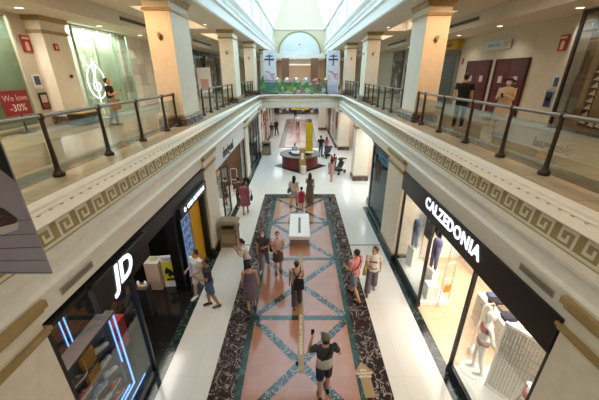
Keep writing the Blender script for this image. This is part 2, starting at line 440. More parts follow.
# end wall of the nave: tympanum and lunette
ey = 48.0
b = MB(); b.box(-9.3, 9.3, ey, ey+.3, 8.6, 9.0); b.prism([(-3.9,9.0),(3.9,9.0),(3.9,12.1),(2.2,16.1),(-2.2,16.1),(-3.9,12.1)], 'y', ey, ey+.3)
S('wall_end', b, mat('end_wall_cream', '#d9cfb2', .6, hex2='#d2c7a8'))
S('trim_26', MB().box(-3.5, 3.5, ey-.18, ey, 11.95, 12.15), creamw)
S('trim_27', MB().box(-3.7, 3.7, ey-.35, ey, 8.3, 8.95), white)
lun = [(3.0*math.cos(PI*k/32), 9.0+2.75*math.sin(PI*k/32)) for k in range(33)]
S('wall_lunette', MB().prism(lun, 'y', ey-.03, ey), mat('lunette_white', '#dfe3e2', .5))
S('trim_28', MB().tube([(x, ey-.05, z) for x, z in lun], .11, 8), mat('olive_line', '#a89c6c', .5))
tag(MB().ball((0, ey-.06, 10.1), (.08,.04,.08)).build('roof_sensor', blackm), 'small dark round sensor in the middle of the white end arch', 'sensor')
S('ceiling_end', MB().box(-9.3, 9.3, ey+.3, 62, 8.2, 8.4), white)

# ---- ground-floor pilasters, free-standing columns
def pilaster(nm, s, y0, y1, depth=.6, top=3.86):
    t = T(nm, '', 'column', (X(s,3.46), (y0+y1)/2, 0)); h = (y1-y0)/2
    def bx(o, z0, z1, d0, grow=0): return MB().box(*sorted((-s*d0, s*depth)), -h-grow, h+grow, z0, z1)
    bx(0, .0, top, 0).build('shaft', warmpil, t)
    q = bx(0, 3.36, 3.41, .035, .035)
    q.box(*sorted((-s*.06, s*depth)), -h-.06, h+.06, 3.41, 3.46); q.build('neck_band', tan, t)
    q = bx(0, 3.70, 3.76, .05, .05); q.box(*sorted((-s*.09, s*depth)), -h-.09, h+.09, 3.76, 3.86); q.build('cap_band', tan, t)
    bx(0, 0, .22, .05, .05).build('plinth', dkmarb, t)
    bx(0, .22, .27, .035, .035).build('plinth_band', gold, t)
    t['kind'] = 'structure'; return t
for nm, s, a, c, lab in [('column', 1, 1.2, 2.98, 'cream pilaster with gilt bands at the near end of the white-lettered shop on the right'),
                    ('column', -1, 1.0, 2.9, 'cream pilaster with gilt bands at the near end of the dark sneaker shop'),
                    ('column', 1, 9.5, 11.25, 'cream pilaster between the white lettered shop and the blue-glass shop'),
                    ('column', -1, 9.9, 11.25, 'cream pilaster between the yellow shop and the white-fascia shop'),
                    ('column', -1, 18.3, 19.4, 'pale pilaster on the left beyond the white-fascia shop'),
                    ('column', -1, 25.0, 26.2, 'pale pilaster on the left at the bridge')]:
    t = pilaster(nm, s, a, c); t['label'] = lab
def freecol(x, y, w, label, h=3.5, d=None):
    d = d or w; t = T('column', label, 'column', (x, y, 0), 0, None, 'structure')
    MB().cbox((0,0,h/2), (w, d, h)).build('shaft', warmpil, t)
    q = MB(); q.cbox((0,0,h-.14), (w+.08, d+.08, .06)); q.cbox((0,0,h-.08), (w+.14, d+.14, .06)); q.build('cap_band', tan, t)
    MB().cbox((0,0,.14), (w+.12, d+.12, .28)).build('plinth', brmarb, t)
    MB().cbox((0,0,.31), (w+.07, d+.07, .06)).build('plinth_band', gold, t)
    return t
freecol(3.92, 18.9, .9, 'free-standing cream column on the right beside the pushchair')
freecol(4.05, 14.5, .75, 'pale column on the right at the far edge of the blue-glass shop')
freecol(3.95, 27.2, .92, 'cream column on the right under the bridge corner')
freecol(2.75, 37.2, .8, 'white column under the bridge right of the far stone carpet', 3.5)

# ---- gallery pillars with plinth, capital and wall lamp
n = 0
ORD = ['nearest', 'second', 'third', 'fourth']
def pillar(s, y0, y1, i):
    x0 = abs(XU(s, 4.60 if s > 0 else 4.44, y0)); w = .82; yc = (y0+y1)/2; dy = (y1-y0)/2
    t = T('column', f'cream gallery pillar, {ORD[i]} from the camera on the {GN[s]} gallery', 'column', (s*(x0+w/2), yc, UF), 0, None, 'structure')
    hw = w/2; H = 8.75-UF
    def ring_(gx, z): return [(-hw-gx,-dy-gx,z),(hw+gx,-dy-gx,z),(hw+gx,dy+gx,z),(-hw-gx,dy+gx,z)]
    MB().loft([ring_(0,.0), ring_(0,H)]).build('shaft', warmpil, t)
    MB().loft([ring_(.09,0), ring_(.09,.24), ring_(.05,.30)]).build('plinth', brmarb, t)
    MB().loft([ring_(.05,.30), ring_(.045,.34), ring_(.0,.38)]).build('plinth_band', gold, t)
    MB().loft([ring_(.0,3.58), ring_(.045,3.60), ring_(.045,3.66), ring_(0,3.68)]).build('neck_band', tan, t)
    MB().loft([ring_(.0,3.86), ring_(.04,3.88), ring_(.05,3.95), ring_(.09,3.98), ring_(.09,H)]).build('capital', tan, t)
    # shell lamp on the face towards the camera
    L = T('wall_lamp', f'brass wall lamp with a white shell shade on the {ORD[i]} pillar of the {GN[s]} gallery', 'wall lamp', (s*(x0+w*.5), y0, UF+2.85), 0, 'pillar wall lamps')
    q = MB(); q.loft([ellipse((0,-.015,0), Vector((1,0,0)), Vector((0,0,1)), .06, .09, 14), ellipse((0,0,0), Vector((1,0,0)), Vector((0,0,1)), .075, .105, 14)]); q.build('backplate', gold, L, True)
    MB().tube([(0,-.01,-.03),(0,-.10,-.06),(0,-.14,.0)], .016, 8).build('arm', gold, L, True)
    MB().lathe([(.03,-.02),(.055,.03),(.07,.09),(.072,.12),(.06,.12),(.025,.02)], (0,-.14,0), 16).build('lamp_shade', mat('shell_glass', '#cfc3ae', .3), L, True)
for i, (a, c) in enumerate(LP): pillar(-1, a, c, i)
for i, (a, c) in enumerate(RP): pillar(1, a, c, i)
for s, yy in ((1, RP), (-1, LP)):     # lamps on the atrium face of the near two pillars
    for i in ((1,) if s > 0 else ()):
        a, c = yy[i]; x0 = XU(s, 4.68, a)
        L = T('wall_lamp', f'brass wall lamp facing the atrium on the {ORD[i]} pillar of the {GN[s]} gallery', 'wall lamp', (x0, (a+c)/2, UF+2.85), -s*PI/2, 'pillar wall lamps')
        q = MB(); q.loft([ellipse((0,-.015,0), Vector((1,0,0)), Vector((0,0,1)), .06, .09, 14), ellipse((0,0,0), Vector((1,0,0)), Vector((0,0,1)), .075, .105, 14)]); q.build('backplate', gold, L, True)
        MB().tube([(0,-.01,-.03),(0,-.10,-.06),(0,-.14,.0)], .016, 8).build('arm', gold, L, True)
        MB().lathe([(.03,-.02),(.055,.03),(.07,.09),(.072,.12),(.06,.12),(.025,.02)], (0,-.14,0), 16).build('lamp_shade', MATS['shell_glass'], L, True)

# ---- railings
def railing(pts, label, gname, panel=True, hgt=1.12):
    """posts at the given plan points, pipe on top, panes between"""
    o = Vector((pts[0][0], pts[0][1], UF)); t = T('railing', label, 'railing', o, 0, gname)
    P = [Vector((x, y, 0)) - Vector((o.x, o.y, 0)) for x, y in pts]
    pm = MB().lathe([(.105,0),(.105,.06),(.075,.085),(.047,.13),(.037,.6),(.036,hgt-.1),(.05,hgt-.08),(.055,hgt-.02),(.04,hgt+.02)], n=12).build('post', bronze, t, True)
    pm.location = P[0]
    for p in P[1:]:
        c = pm.copy(); COL.objects.link(c); c.parent = t; c.location = p
    MB().tube([p+Vector((0,0,hgt-.03)) for p in P], .038, 10).build('handrail', steel, t, True)
    for a, c in zip(P[:-1], P[1:]):
        d = (c-a).normalized(); nrm = Vector((-d.y, d.x, 0))*.006; a2 = a+d*.07; c2 = c-d*.07; up = Vector((0,0,1))
        MB().loft([[a2+nrm+up*.1, a2-nrm+up*.1, a2-nrm+up*.92, a2+nrm+up*.92], [c2+nrm+up*.1, c2-nrm+up*.1, c2-nrm+up*.92, c2+nrm+up*.92]]).build('glass_panel', railglass, t)
    return t
def rp(s, y): return (XU(s, 4.66, y) + (0 if s > 0 else -.03), y)
railing([rp(-1, y) for y in (1.0, 2.4, 3.85, 5.37, 6.92, 8.48, 10.05)] + [(rp(-1,11)[0]+.0, 10.93)], 'glass railing with bronze posts on the neon-clef gallery in front of the nearest pillar', 'gallery railings')
railing([rp(-1, y) for y in (12.62, 13.9, 15.0, 16.1, 17.3, 18.5, 19.6)], 'glass railing on the neon-clef gallery between the nearest and second pillars', 'gallery railings')
railing([rp(-1, y) for y in (21.35, 22.5, 23.7, 24.9, 26.0, 26.9)], 'glass railing on the neon-clef gallery between the second and third pillars', 'gallery railings')
railing([rp(1, y) for y in (1.0, 2.5, 4.0, 5.45, 6.75, 8.25, 9.85, 11.3, 11.9)], 'glass railing with bronze posts on the maroon-door gallery in front of the nearest pillar', 'gallery railings')
railing([rp(1, y) for y in (13.65, 15.0, 16.25, 17.4, 18.6, 19.7, 20.7)], 'glass railing on the maroon-door gallery between the nearest and second pillars', 'gallery railings')
railing([rp(1, y) for y in (22.45, 23.6, 24.8, 26.0, 27.1, 28.1)], 'glass railing on the maroon-door gallery between the second and third pillars', 'gallery railings')
railing([(x, 28.15) for x in (-3.55, -2.0, -.45, 1.1, 2.4)], 'bridge railing across the far end of the atrium carrying the printed flower banner', 'bridge railing')
b = MB().cbox((0,0,0), (5.8, .015, .86))
o = b.build('flower_banner', speckle('flower_print', ['#4d8a3f','#5f9c4a','#a8657a','#3c7a44','#b9b6b4','#3a6f52','#9c4152','#72a052','#4a6f86'], 3.6)); o.location = (-.55, 28.07, UF+.55)
tag(o, 'long printed banner of flowers on green fixed to the bridge railing', 'banner')
# ================================================================== ground-floor shops
pinkw = mat('shop_pink_wall', '#e8cfc0', .6); warmw = mat('shop_warm_wall', '#f0e2cf', .6)
dkwall = mat('shop_black_wall', '#17161a', .5); brownw = mat('shop_brown_wall', '#6b4f3c', .55, hex2='#5f4535')
yellow = mat('shop_yellow', '#e0a81c', .5, hex2='#d69c14'); greyfr = mat('steel_frame', '#5b6062', .35, .7)
S('wall_shop_black', MB().box(-6.9, -6.8, 1, 9.85, 0, 3.4), dkwall)
S('ceiling_shop_black', MB().box(-9, -3.4, 1, 9.85, 3.38, 3.42), dkwall)
for nm, s, y, m in (('wall_partition', -1, 1.0, dkwall), ('wall_partition', -1, 9.9, dkwall), ('wall_partition', -1, 10.1, white), ('wall_partition', -1, 18.85, white), ('wall_partition', -1, 25.6, white),
                    ('wall_partition', 1, 1.2, white), ('wall_partition', 1, 9.7, white), ('wall_partition', 1, 11.2, mat('shop_blue_wall', '#3b4c58', .5)), ('wall_partition', 1, 14.4, white), ('wall_partition', 1, 19.3, pinkw), ('wall_partition', 1, 27.6, pinkw)):
    S(nm, MB().box(*sorted((X(s,3.62), s*9.1)), y-.05, y+.05, 0, 3.42), m)
def window(n, x, y0, y1, z0, z1, m=None, gl=None, fr=.05, mull=()):
    t = bpy.data.objects.new(f'window_{n}', None); COL.objects.link(t); t['kind'] = 'structure'; t.location = (x, y0, 0)
    L = y1-y0; q = MB()
    q.box(-.04,.04,0,fr,z0,z1); q.box(-.04,.04,L-fr,L,z0,z1); q.box(-.04,.04,fr,L-fr,z1-fr,z1); q.box(-.04,.04,fr,L-fr,z0,z0+fr)
    for a in mull: q.box(-.035,.035,a-y0-fr/2,a-y0+fr/2,z0+fr,z1-fr)
    q.build('frame', m or black, t); MB().box(-.006,.006,fr,L-fr,z0+fr,z1-fr).build('pane', gl or paneglass, t)
    return t
# ---------- sneaker shop on the left
window(4, -3.36, 2.92, 4.92, .04, 3.4, fr=.07)
S('trim_30', MB().box(-3.5, -3.34, 4.92, 9.85, 3.02, 3.42), black)
t = T('shop_sign', 'black box sign with big white lit letters JD over the sneaker shop entrance', 'shop sign', (-3.30, 4.75, 2.95))
MB().rbox(-.06, .06, -.95, .8, -.12, .46, .01, 1).build('sign_box', black, t)
text_mesh('lettering', 'JD', signw, .60, t, face_frame((.065, -.2, .2), (0,1,0), (0,0,1)), .012, .012, 1.0, 'CENTER', .18)
# raised shoe display just inside the window
disp = T('display_wall', 'dark shoe display wall with blue light lines just behind the sneaker shop window', 'display wall', (-3.75, 2.86, 0))
MB().box(-.1, .0, 0, 1.62, 0, 2.2).build('carcass', mat('display_grey', '#17171b', .4), disp)
MB().box(-.12, .17, -.0, 1.64, 2.2, 2.26).build('top_ledge', mat('ledge_brown', '#3a302b', .5), disp)
q = MB()
for z in (.45, .75, 1.10, 1.42, 1.76): q.box(0, .15, .08, 1.48, z-.012, z)
q.build('shelf', mat('shelf_grey', '#26262b', .4), disp)
q = MB(); q.box(.15,.17,1.575,1.597,.3,2.19); q.build('light_line', blueled, disp)
q = MB(); q.box(.15,.17,1.44,1.456,1.1,2.19); q.build('light_line', blueled, disp)
q = MB(); q.box(.15,.17,.1,1.6,.28,.31); q.build('light_line', blueled, disp)
q = MB(); q.box(.15,.17,.5,1.45,.40,.42); q.build('light_line', blueled, disp)
# yellow striped tops hanging in the display
t = T('shirt_stack', 'block of yellow striped shirts on the shoe display behind the sneaker shop window', 'shirts', (-3.70, 3.72, 1.43))
q = MB()
for k in range(7): q.rbox(-.045,.06,-.14+k*.04,-.14+k*.04+.034,0,.66,.008,1)
q.build('fabric', mat('shirt_yellow', '#d89a18', .7), t)
q = MB()
for k in range(6): q.box(.05,.064,-.105+k*.04,-.101+k*.04,.02,.64)
q.build('stripe', mat('shirt_stripe', '#6d4c10', .7), t)
# shoes
def shoe(name, label, loc, rz, m, sole, group, sc=1.0):
    t = T(name, label, 'shoe', loc, rz, group); t.scale = (sc, sc, sc)
    Xv, Yv = Vector((0,1,0)), Vector((0,0,1))
    def sec(x, w, h): return [(x, -w, .028), (x, w, .028), (x, w*.92, .028+h*.5), (x, w*.5, .028+h), (x, -w*.5, .028+h), (x, -w*.92, .028+h*.5)]
    MB().loft([sec(-.135,.03,.07), sec(-.12,.038,.10), sec(-.06,.038,.095), sec(-.02,.04,.075), sec(.05,.046,.055), (sec(.11,.044,.042)), sec(.145,.022,.025)]).build('upper', m, t, True)
    def s2(x, w): return [(x,-w,0),(x,w,0),(x,w,.03),(x,-w,.03)]
    MB().loft([s2(-.14,.03), s2(-.11,.042), s2(0,.042), s2(.1,.05), s2(.15,.03)]).build('sole', sole, t)
    q = MB()
    for k in range(4): q.box(-.02+k*.022, -.012+k*.022, -.03, .03, .098-k*.008, .106-k*.008)
    q.build('laces', sole, t)
    return t
scol = [mat('shoe_white', '#e4e6ea', .5), mat('shoe_blue', '#4f79c9', .5), mat('shoe_red', '#b43a34', .5), mat('shoe_black', '#222226', .5), mat('shoe_grey', '#8d9097', .5)]
cn = ['white', 'blue', 'red', 'black', 'grey']
base_shoes = {}
k = 0
rowz = {.75: 'second lowest', 1.10: 'middle', 1.42: 'second highest', 1.76: 'highest', .45: 'lowest'}
for z in (.45, .75, 1.10, 1.42, 1.76):
    for j, yy in enumerate((3.12, 3.42, 4.03) if z > 1.3 else (3.12, 3.43, 3.74, 4.05)):
        c = (0 if yy > 4 else (k*2+1) % 5)
        if z < .8: c = (0, 4, 0, 2, 1)[j]
        lab = f'{cn[c]} trainer, {["first","second","third","fourth","fifth"][j]} along the {rowz[z]} shelf of the window shoe display'
        if c not in base_shoes: base_shoes[c] = shoe('sneaker', lab, (-3.675, yy, z), 1.45, scol[c], scol[0] if c != 0 else scol[4], 'trainers on the window display')
        else: dup(base_shoes[c], (-3.675, yy, z), 1.45+.2*math.sin(k), lab)
        k += 1
# blue light lines over the shop
def led(label, p, q_, hang=True):
    p = Vector(p); q_ = Vector(q_); c = (p+q_)/2
    t = T('light_tube', label, 'light tube', c, 0, 'blue light tubes of the sneaker shop')
    MB().tube([p-c, q_-c], .012, 6).build('tube', blueled, t)
    if hang:
        for e in (p, q_): MB().tube([e-c, Vector((e.x, e.y, 3.38))-c], .004, 6).build('hanger_wire', greyfr, t)
    else:
        MB().cbox(Vector((p.x, p.y, .01))-c, (.14,.14,.02)).build('foot', blackm, t)
        if p.z > .05: MB().tube([Vector((p.x,p.y,.02))-c, p-c], .01, 6).build('stem', blackm, t)
led('long blue light tube of the near pair high in the sneaker shop', (-5.2, 4.6, 2.5), (-4.3, 5.3, 2.5))
led('blue light tube just beyond the near pair high in the sneaker shop', (-5.1, 4.85, 2.5), (-4.35, 5.45, 2.5))
led('upright blue light tube left of another one behind the display ledge', (-4.75, 4.50, 1.2), (-4.75, 4.50, 2.3), False)
led('upright blue light tube right of another one behind the display ledge', (-4.75, 4.62, 1.2), (-4.75, 4.62, 2.3), False)
led('short blue light tube at the near corner behind the display ledge', (-4.6, 3.75, 2.1), (-4.6, 4.0, 1.85))
led('blue light tube low on the dark floor at the far end of the shop window', (-3.6, 4.2, .03), (-3.6, 4.85, .03), False)
q = T('clothes_rack', 'rack of dark and maroon tops behind the near corner of the display ledge', 'clothes rack', (-5.0, 3.9, 0))
MB().tube([(-.5,-.5,0),(-.5,-.5,1.9),(-.5,.5,1.9),(-.5,.5,0)], .02, 8).build('rail_frame', greyfr, q)
for k in range(8):
    MB().rbox(-.72,-.28,-.42+k*.11,-.36+k*.11,1.0,1.84,.02,2).build('hanging_top', mat('top_maroon', '#7a2136', .8) if k > 3 else mat('top_dark', '#2a2833', .8), q)
t = T('display_plinth', 'red low display block standing on the black shop floor', 'display block', (-4.75, 5.55, 0))
MB().rbox(-.3,.3,-.28,.28,0,.85,.01,1).build('body', mat('block_red', '#9c2a26', .5), t); MB().box(-.31,.31,-.29,.29,.85,.88).build('top', mat('block_red_top', '#c8322c', .5), t)
t = T('display_wall', 'dark wall of black trainers at the back of the sneaker shop', 'display wall', (-6.6, 5.6, 0))
MB().box(-.15,0,-1.6,2.6,0,2.6).build('carcass', dkwall, t)
q = MB()
for z in (.5,.95,1.4,1.85,2.3): q.box(0,.16,-1.55,2.55,z-.012,z)
q.build('shelf', mat('shelf_dark', '#3c3a40', .4), t)
# counter, board, pedestal
t = T('counter', 'pale upright counter block with painted-on pink light inside the sneaker shop entrance', 'counter', (-4.65, 8.0, 0))
MB().rbox(-.22,.22,-.2,.2,0,1.0,.01,1).build('body', mat('counter_pink_light', '#e2c0aa', .5), t); MB().box(-.23,.23,-.21,.21,1.0,1.03).build('top', mat('counter_top', '#efe0d4', .4), t)  # pink light on the white counter is put into its colours
o = MB().rbox(-.1,.1,-.07,.07,0,.05,.008,1).build('card_box', mat('card_green', '#a8c58c', .6)); o.location = (-4.62, 8.0, 1.032); tag(o, 'small pale green box lying on the pink-tinted counter block', 'box')
t = T('poster_stand', 'upright stand with a yellow poster of a black object beside the pink-tinted counter', 'poster stand', (-4.2, 8.0, 0), .12)
MB().rbox(-.2,.2,-.03,.03,0,1.18,.006,1).build('board', whitepl, t)
MB().box(-.19,.19,-.034,-.030,.22,.98).build('poster', mat('poster_yellow', '#d9cc3a', .5), t)
q = MB(); q.prism([(-.13,.62),(-.06,.78),(.02,.70),(.12,.58),(.16,.44),(.06,.46),(.02,.38),(-.04,.42),(-.03,.54),(-.12,.5)], 'y', -.038, -.034); q.build('picture', blackm, t)
text_mesh('lettering', 'SALE', blackm, .13, t, face_frame((0,-.036,1.06), (1,0,0), (0,0,1)), .002)
MB().box(-.1,.16,-.036,-.034,.26,.34).build('caption', blackm, t)
t = T('pedestal', 'black pedestal holding a white clip-like stand in the sneaker shop entrance', 'pedestal', (-4.38, 6.75, 0))
MB().rbox(-.16,.16,-.15,.15,0,1.0,.01,1).build('body', blackm, t); MB().box(-.17,.17,-.16,.16,1.0,1.02).build('top', mat('pedestal_top', '#4a4038', .4), t)
t = T('clip_stand', 'white clip-like stand with a card on top of the black pedestal', 'display stand', (-4.38, 6.75, 1.02))
for sx in (-1, 1): MB().loft([ellipse((sx*.1,0,z), Vector((1,0,0)), Vector((0,1,0)), r, r*.7, 10) for z, r in ((0,.03),(.06,.045),(.12,.04),(.16,.02))]).build('prong', whitepl, t, True)
MB().box(-.09,.09,-.06,.02,0,.03).build('card', mat('card_tan', '#c9a56b', .6), t)
# yellow accessory shop
t = T('shop_sign', 'slim black sign with white lettering over the yellow accessory shop', 'shop sign', (-3.30, 8.6, 2.9))
MB().rbox(-.05,.05,-1.2,1.2,-.16,.16,.006,1).build('sign_box', black, t)
text_mesh('lettering', 'O  CASA DE FUNDAS', signw, .19, t, face_frame((.055,.0,0), (0,1,0), (0,0,1)), .006, .006, 1.05)
S('wall_yellow', MB().box(-3.75, -3.55, 8.75, 9.8, 0, 2.75), yellow)
S('trim_31', MB().box(-3.6, -3.36, 9.66, 9.82, 0, 3.02), black)
S('trim_32', MB().box(-3.95, -3.65, 7.75, 7.95, 0, 3.02), black)
t = T('display_cabinet', 'tall black cabinet with a blue lit front beside the yellow wall', 'display cabinet', (-3.66, 8.35, 0))
MB().box(-.15,.1,-.38,.38,0,2.6).build('body', black, t)
MB().box(.1,.11,-.33,.33,.35,2.5).build('lit_panel', emis('cabinet_blue', '#6f93c8', .9), t)
q = MB()
for r in range(7):
    for c in range(4): q.rbox(.11,.125,-.29+c*.155,-.29+c*.155+.09,.42+r*.29,.42+r*.29+.2,.004,1)
q.build('case_display', mat('case_prints', '#27334d', .4, hex2='#c6d4ea', scale=9), t)
# ---------- white-fascia shop and the framed shop beyond it, on the left
t = T('shop_sign', 'long white fascia with dark lettering over the shop behind the pink-dressed woman', 'shop sign', (-3.40, 14.75, 3.2))
MB().box(-.1,.03,-3.5,3.5,-.36,.6).build('fascia', mat('fascia_white', '#eef0ef', .4), t)
text_mesh('lettering', 'desigual', mat('letter_navy', '#20242e', .5), .62, t, face_frame((.034,-.75,-.02), (0,1,0), (0,0,1)), .01, .012, 1.15)
window(5, -3.42, 11.3, 13.7, .1, 2.84, greyfr, mull=(12.5,))
window(6, -3.42, 16.9, 18.25, .1, 2.84, greyfr)
S('wall_shop_brown', MB().box(-6.5, -6.3, 10.2, 18.8, 0, 3.42), brownw)
S('wall_shop_brown', MB().box(-6.3, -3.6, 17.6, 17.7, 0, 3.42), brownw)
t = T('flower_display', 'hanging cluster of orange and yellow flowers inside the white-fascia shop', 'flower display', (-4.3, 15.0, 2.0))
random.seed(3); fm = [mat('bloom_orange', '#d9812e', .7), mat('bloom_yellow', '#e2bb3a', .7), mat('bloom_pink', '#dd9a84', .7), mat('bloom_leaf', '#5d6b2c', .7)]
for m in fm:
    q = MB()
    for k in range(9): q.ball((random.uniform(-.28,.28), random.uniform(-.4,.4), random.uniform(-.35,.75)), random.uniform(.07,.13), 8)
    q.build('blooms' if m is not fm[3] else 'leaves', m, t, True)
MB().tube([(0,0,.5),(0,0,1.4)], .012, 6).build('cord', blackm, t)
def gate(loc, rz, label, h=1.55, group='shop security gates'):
    t = T('security_gate', label, 'security gate', loc, rz, group)
    MB().rbox(-.2,.2,-.06,.06,0,.16,.01,1).build('base', whitepl, t)
    MB().tube([(-.17,0,.12),(-.17,0,h-.06),(-.12,0,h),(.12,0,h),(.17,0,h-.06),(.17,0,.12)], .018, 8).build('hoop', mat('gate_grey', '#cfcfcb', .3), t)
    q = MB(); q.box(-.155,.155,-.008,.008,.16,h-.04); q.build('panel', paneglass, t)
    for z in (.55, .95): MB().box(-.16,.16,-.012,.012,z-.012,z+.012).build('bar', MATS['gate_grey'], t)
    return t
gate((-3.62,13.9,0), PI/2*.0+.1, 'pale security gate at the near side of the white-fascia shop entrance', 1.6)
gate((-3.66,15.9,0), .1, 'pale security gate at the far side of the white-fascia shop entrance', 1.6)
window(7, -3.38, 19.5, 24.9, .1, 3.3, greyfr, glass('grey_glass', '#b9c7cb', .8), .06, (20.8, 22.2, 23.6))
S('wall_shop_grey', MB().box(-5.3, -5.2, 18.9, 25.6, 0, 3.42), mat('shop_grey_wall', '#8c9798', .6))
# ---------- lingerie shop on the right
t = T('shop_sign', 'long black fascia with white lit capitals over the bright clothes shop', 'shop sign', (3.5, 6.22, 3.2))
MB().box(-.06,.08,-3.22,3.24,-.30,.30).build('fascia', black, t)
text_mesh('lettering', 'CALZEDONIA', signw, .41, t, face_frame((-.065,-.06,0.07), (0,-1,0), (0,0,1)), .012, .010, .97, 'CENTER', 0, 1.08)
window(8, 3.56, 3.02, 5.02, .14, 2.9, black, fr=.06); window(9, 3.56, 7.05, 9.42, .14, 2.9, black, fr=.06)
S('trim_33', MB().box(3.5, 3.62, 3.02, 5.02, 0, .14), black); S('trim_34', MB().box(3.5, 3.62, 7.05, 9.42, 0, .14), black)
S('floor_display', MB().box(3.6, 4.95, 3.02, 4.98, 0, .13), whitepl); S('floor_display', MB().box(3.6, 4.5, 7.1, 9.42, 0, .13), whitepl)
S('wall_shop_cream', MB().box(8.0, 8.1, 1.2, 9.7, 0, 3.42), warmw)
t = T('slatted_screen', 'white screen of thin upright rods with beads behind the near bright shop window', 'screen', (4.32, 4.22, .13), math.radians(36)); t.scale = (1, .72, .86)
q = MB(); q.box(-.03,.03,-.52,-.46,0,2.1); q.box(-.03,.03,.46,.52,0,2.1); q.box(-.03,.03,-.52,.52,2.04,2.12); q.box(-.03,.03,-.52,.52,0,.06); q.build('frame', whitepl, t)
q = MB()
for k in range(12): q.tube([(0,-.43+k*.078,.05),(0,-.43+k*.078,2.05)], .012, 6)
q.build('rods', mat('rod_white', '#efece6', .4), t)
q = MB()
for k in range(12):
    for j in range(5): q.cbox((-.012,-.43+k*.078,1.15+j*.19),(.02,.04,.02))
q.build('beads', mat('bead_grey', '#b7b2a6', .4), t)
MB().box(.012,.02,-.46,.46,.06,2.04).build('back_sheet', mat('sheet_white', '#d8d4ca', .6), t)
def chest(loc, w, d, h, label, rows=3):
    t = T('drawer_cabinet', label, 'cabinet', loc)
    MB().rbox(-w/2,w/2,-d/2,d/2,0,h,.006,1).build('body', whitepl, t); MB().box(-w/2-.02,w/2+.02,-d/2-.02,d/2+.02,h,h+.03).build('top', whitepl, t)
    for r in range(rows):
        for c in range(2):
            o = MB().rbox(-w/2-.018,-w/2,-d/2+.02+c*d/2,-.02+c*d/2,.06+r*(h-.06)/rows,.04+(r+1)*(h-.06)/rows,.004,1).build('drawer', mat('drawer_white', '#ebe7de', .4), t)
            MB().tube([(-w/2-.035,-d/4+c*d/2-.06,.05+(r+.5)*(h-.06)/rows),(-w/2-.035,-d/4+c*d/2+.06,.05+(r+.5)*(h-.06)/rows)], .008, 6).build('handle', chrome, o)
    return t
chest((5.25,6.05,0), .6, 1.2, .85, 'white drawer cabinet with folded dark clothes behind the white mannequin')
chest((6.4,8.9,0), .7, 1.0, .85, 'white drawer cabinet at the back near the hanging clothes')
cloth = [mat('cloth_navy', '#2c3040', .8), mat('cloth_taupe', '#8a7868', .8), mat('cloth_black', '#201e20', .8), mat('cloth_denim', '#59698a', .8)]
for k, (nm, dx, dy) in enumerate((('navy', -.08,-.42), ('taupe', .02,-.12), ('black', -.08,.18), ('denim blue', .02,.45))):
    q = MB()
    for j in range(3): q.rbox(-.15-.01*j,.15+.008*j,-.11,.11,j*.035,j*.035+.033,.012,2)
    o = q.build('folded_clothes', cloth[k], None, True); o.location = (5.25+dx, 6.05+dy*.9, .881)
    tag(o, f'folded {nm} clothes stacked on the white drawer cabinet', 'folded clothes', 'folded clothes on the cabinet')
t = T('clothes_rail', 'rail of black and grey garments hanging inside the bright shop', 'clothes rail', (4.9, 9.3, 0))
MB().tube([(-.5,0,0),(-.5,0,2.2),(.6,0,2.2),(.6,0,0)], .018, 8).build('rail_frame', chrome, t)
for k in range(7): MB().rbox(-.42+k*.14,-.36+k*.14,-.2,.18,1.1+.1*(k % 3),2.15,.02,2).build('garment', cloth[(0,2,0,2,1,2,0)[k]], t)
gate((4.35,7.15,0), .25, 'clear security gate at the far side of the bright shop entrance', 1.5)
gate((4.45,5.5,0), .25, 'clear security gate beside the white mannequin in the bright shop entrance', 1.5)
o = MB().rbox(-.11,.11,-.004,.004,0,.26,.002,1).build('notice', mat('notice_orange', '#d98a34', .6)); o.location = (4.35, 7.10, .5); o.rotation_euler = (0,0,.25); tag(o, 'small orange notice on the clear gate at the shop entrance', 'notice')
def leg_form(loc, rz, m, label):
    t = T('leg_form', label, 'mannequin legs', loc, rz)
    MB().rbox(-.16,.16,-.13,.13,0,.75,.008,1).build('plinth', whitepl, t)
    q = MB(); Xv, Yv = Vector((1,0,0)), Vector((0,1,0))
    for sx in (-1, 1):
        q.loft([ellipse((sx*.07+sx*.02*(1-f),.02*math.sin(3*f),.75+f*.85), Xv, Yv, r, r*1.05, 12) for f, r in ((0,.045),(.2,.055),(.5,.06),(.62,.068),(1,.088))])
    q.loft([ellipse((0,0,z), Xv, Yv, rx, ry, 16) for z, rx, ry in ((1.54,.15,.09),(1.66,.165,.115),(1.78,.14,.10))]); q.build('jeans', m, t, True)
    for sx in (-1,1): MB().ball((sx*.09,.05,.775), (.045,.11,.025), 10).build('foot', whitepl, t, True)
leg_form((4.0,9.0,.13), 1.9, mat('denim_light', '#6d7f97', .8), 'white leg form in faded blue jeans at the far end of the bright shop window')
leg_form((4.15,7.75,.13), 1.9, mat('denim_violet', '#6a6a8c', .8), 'white leg form in violet blue jeans beside the shop window mullion')
o = MB().rbox(-.17,.17,-.17,.17,0,.5,.01,1).build('display_block', whitepl); o.location = (4.0,7.35,.13); tag(o, 'low white display block next to the window mullion of the bright shop', 'display block')
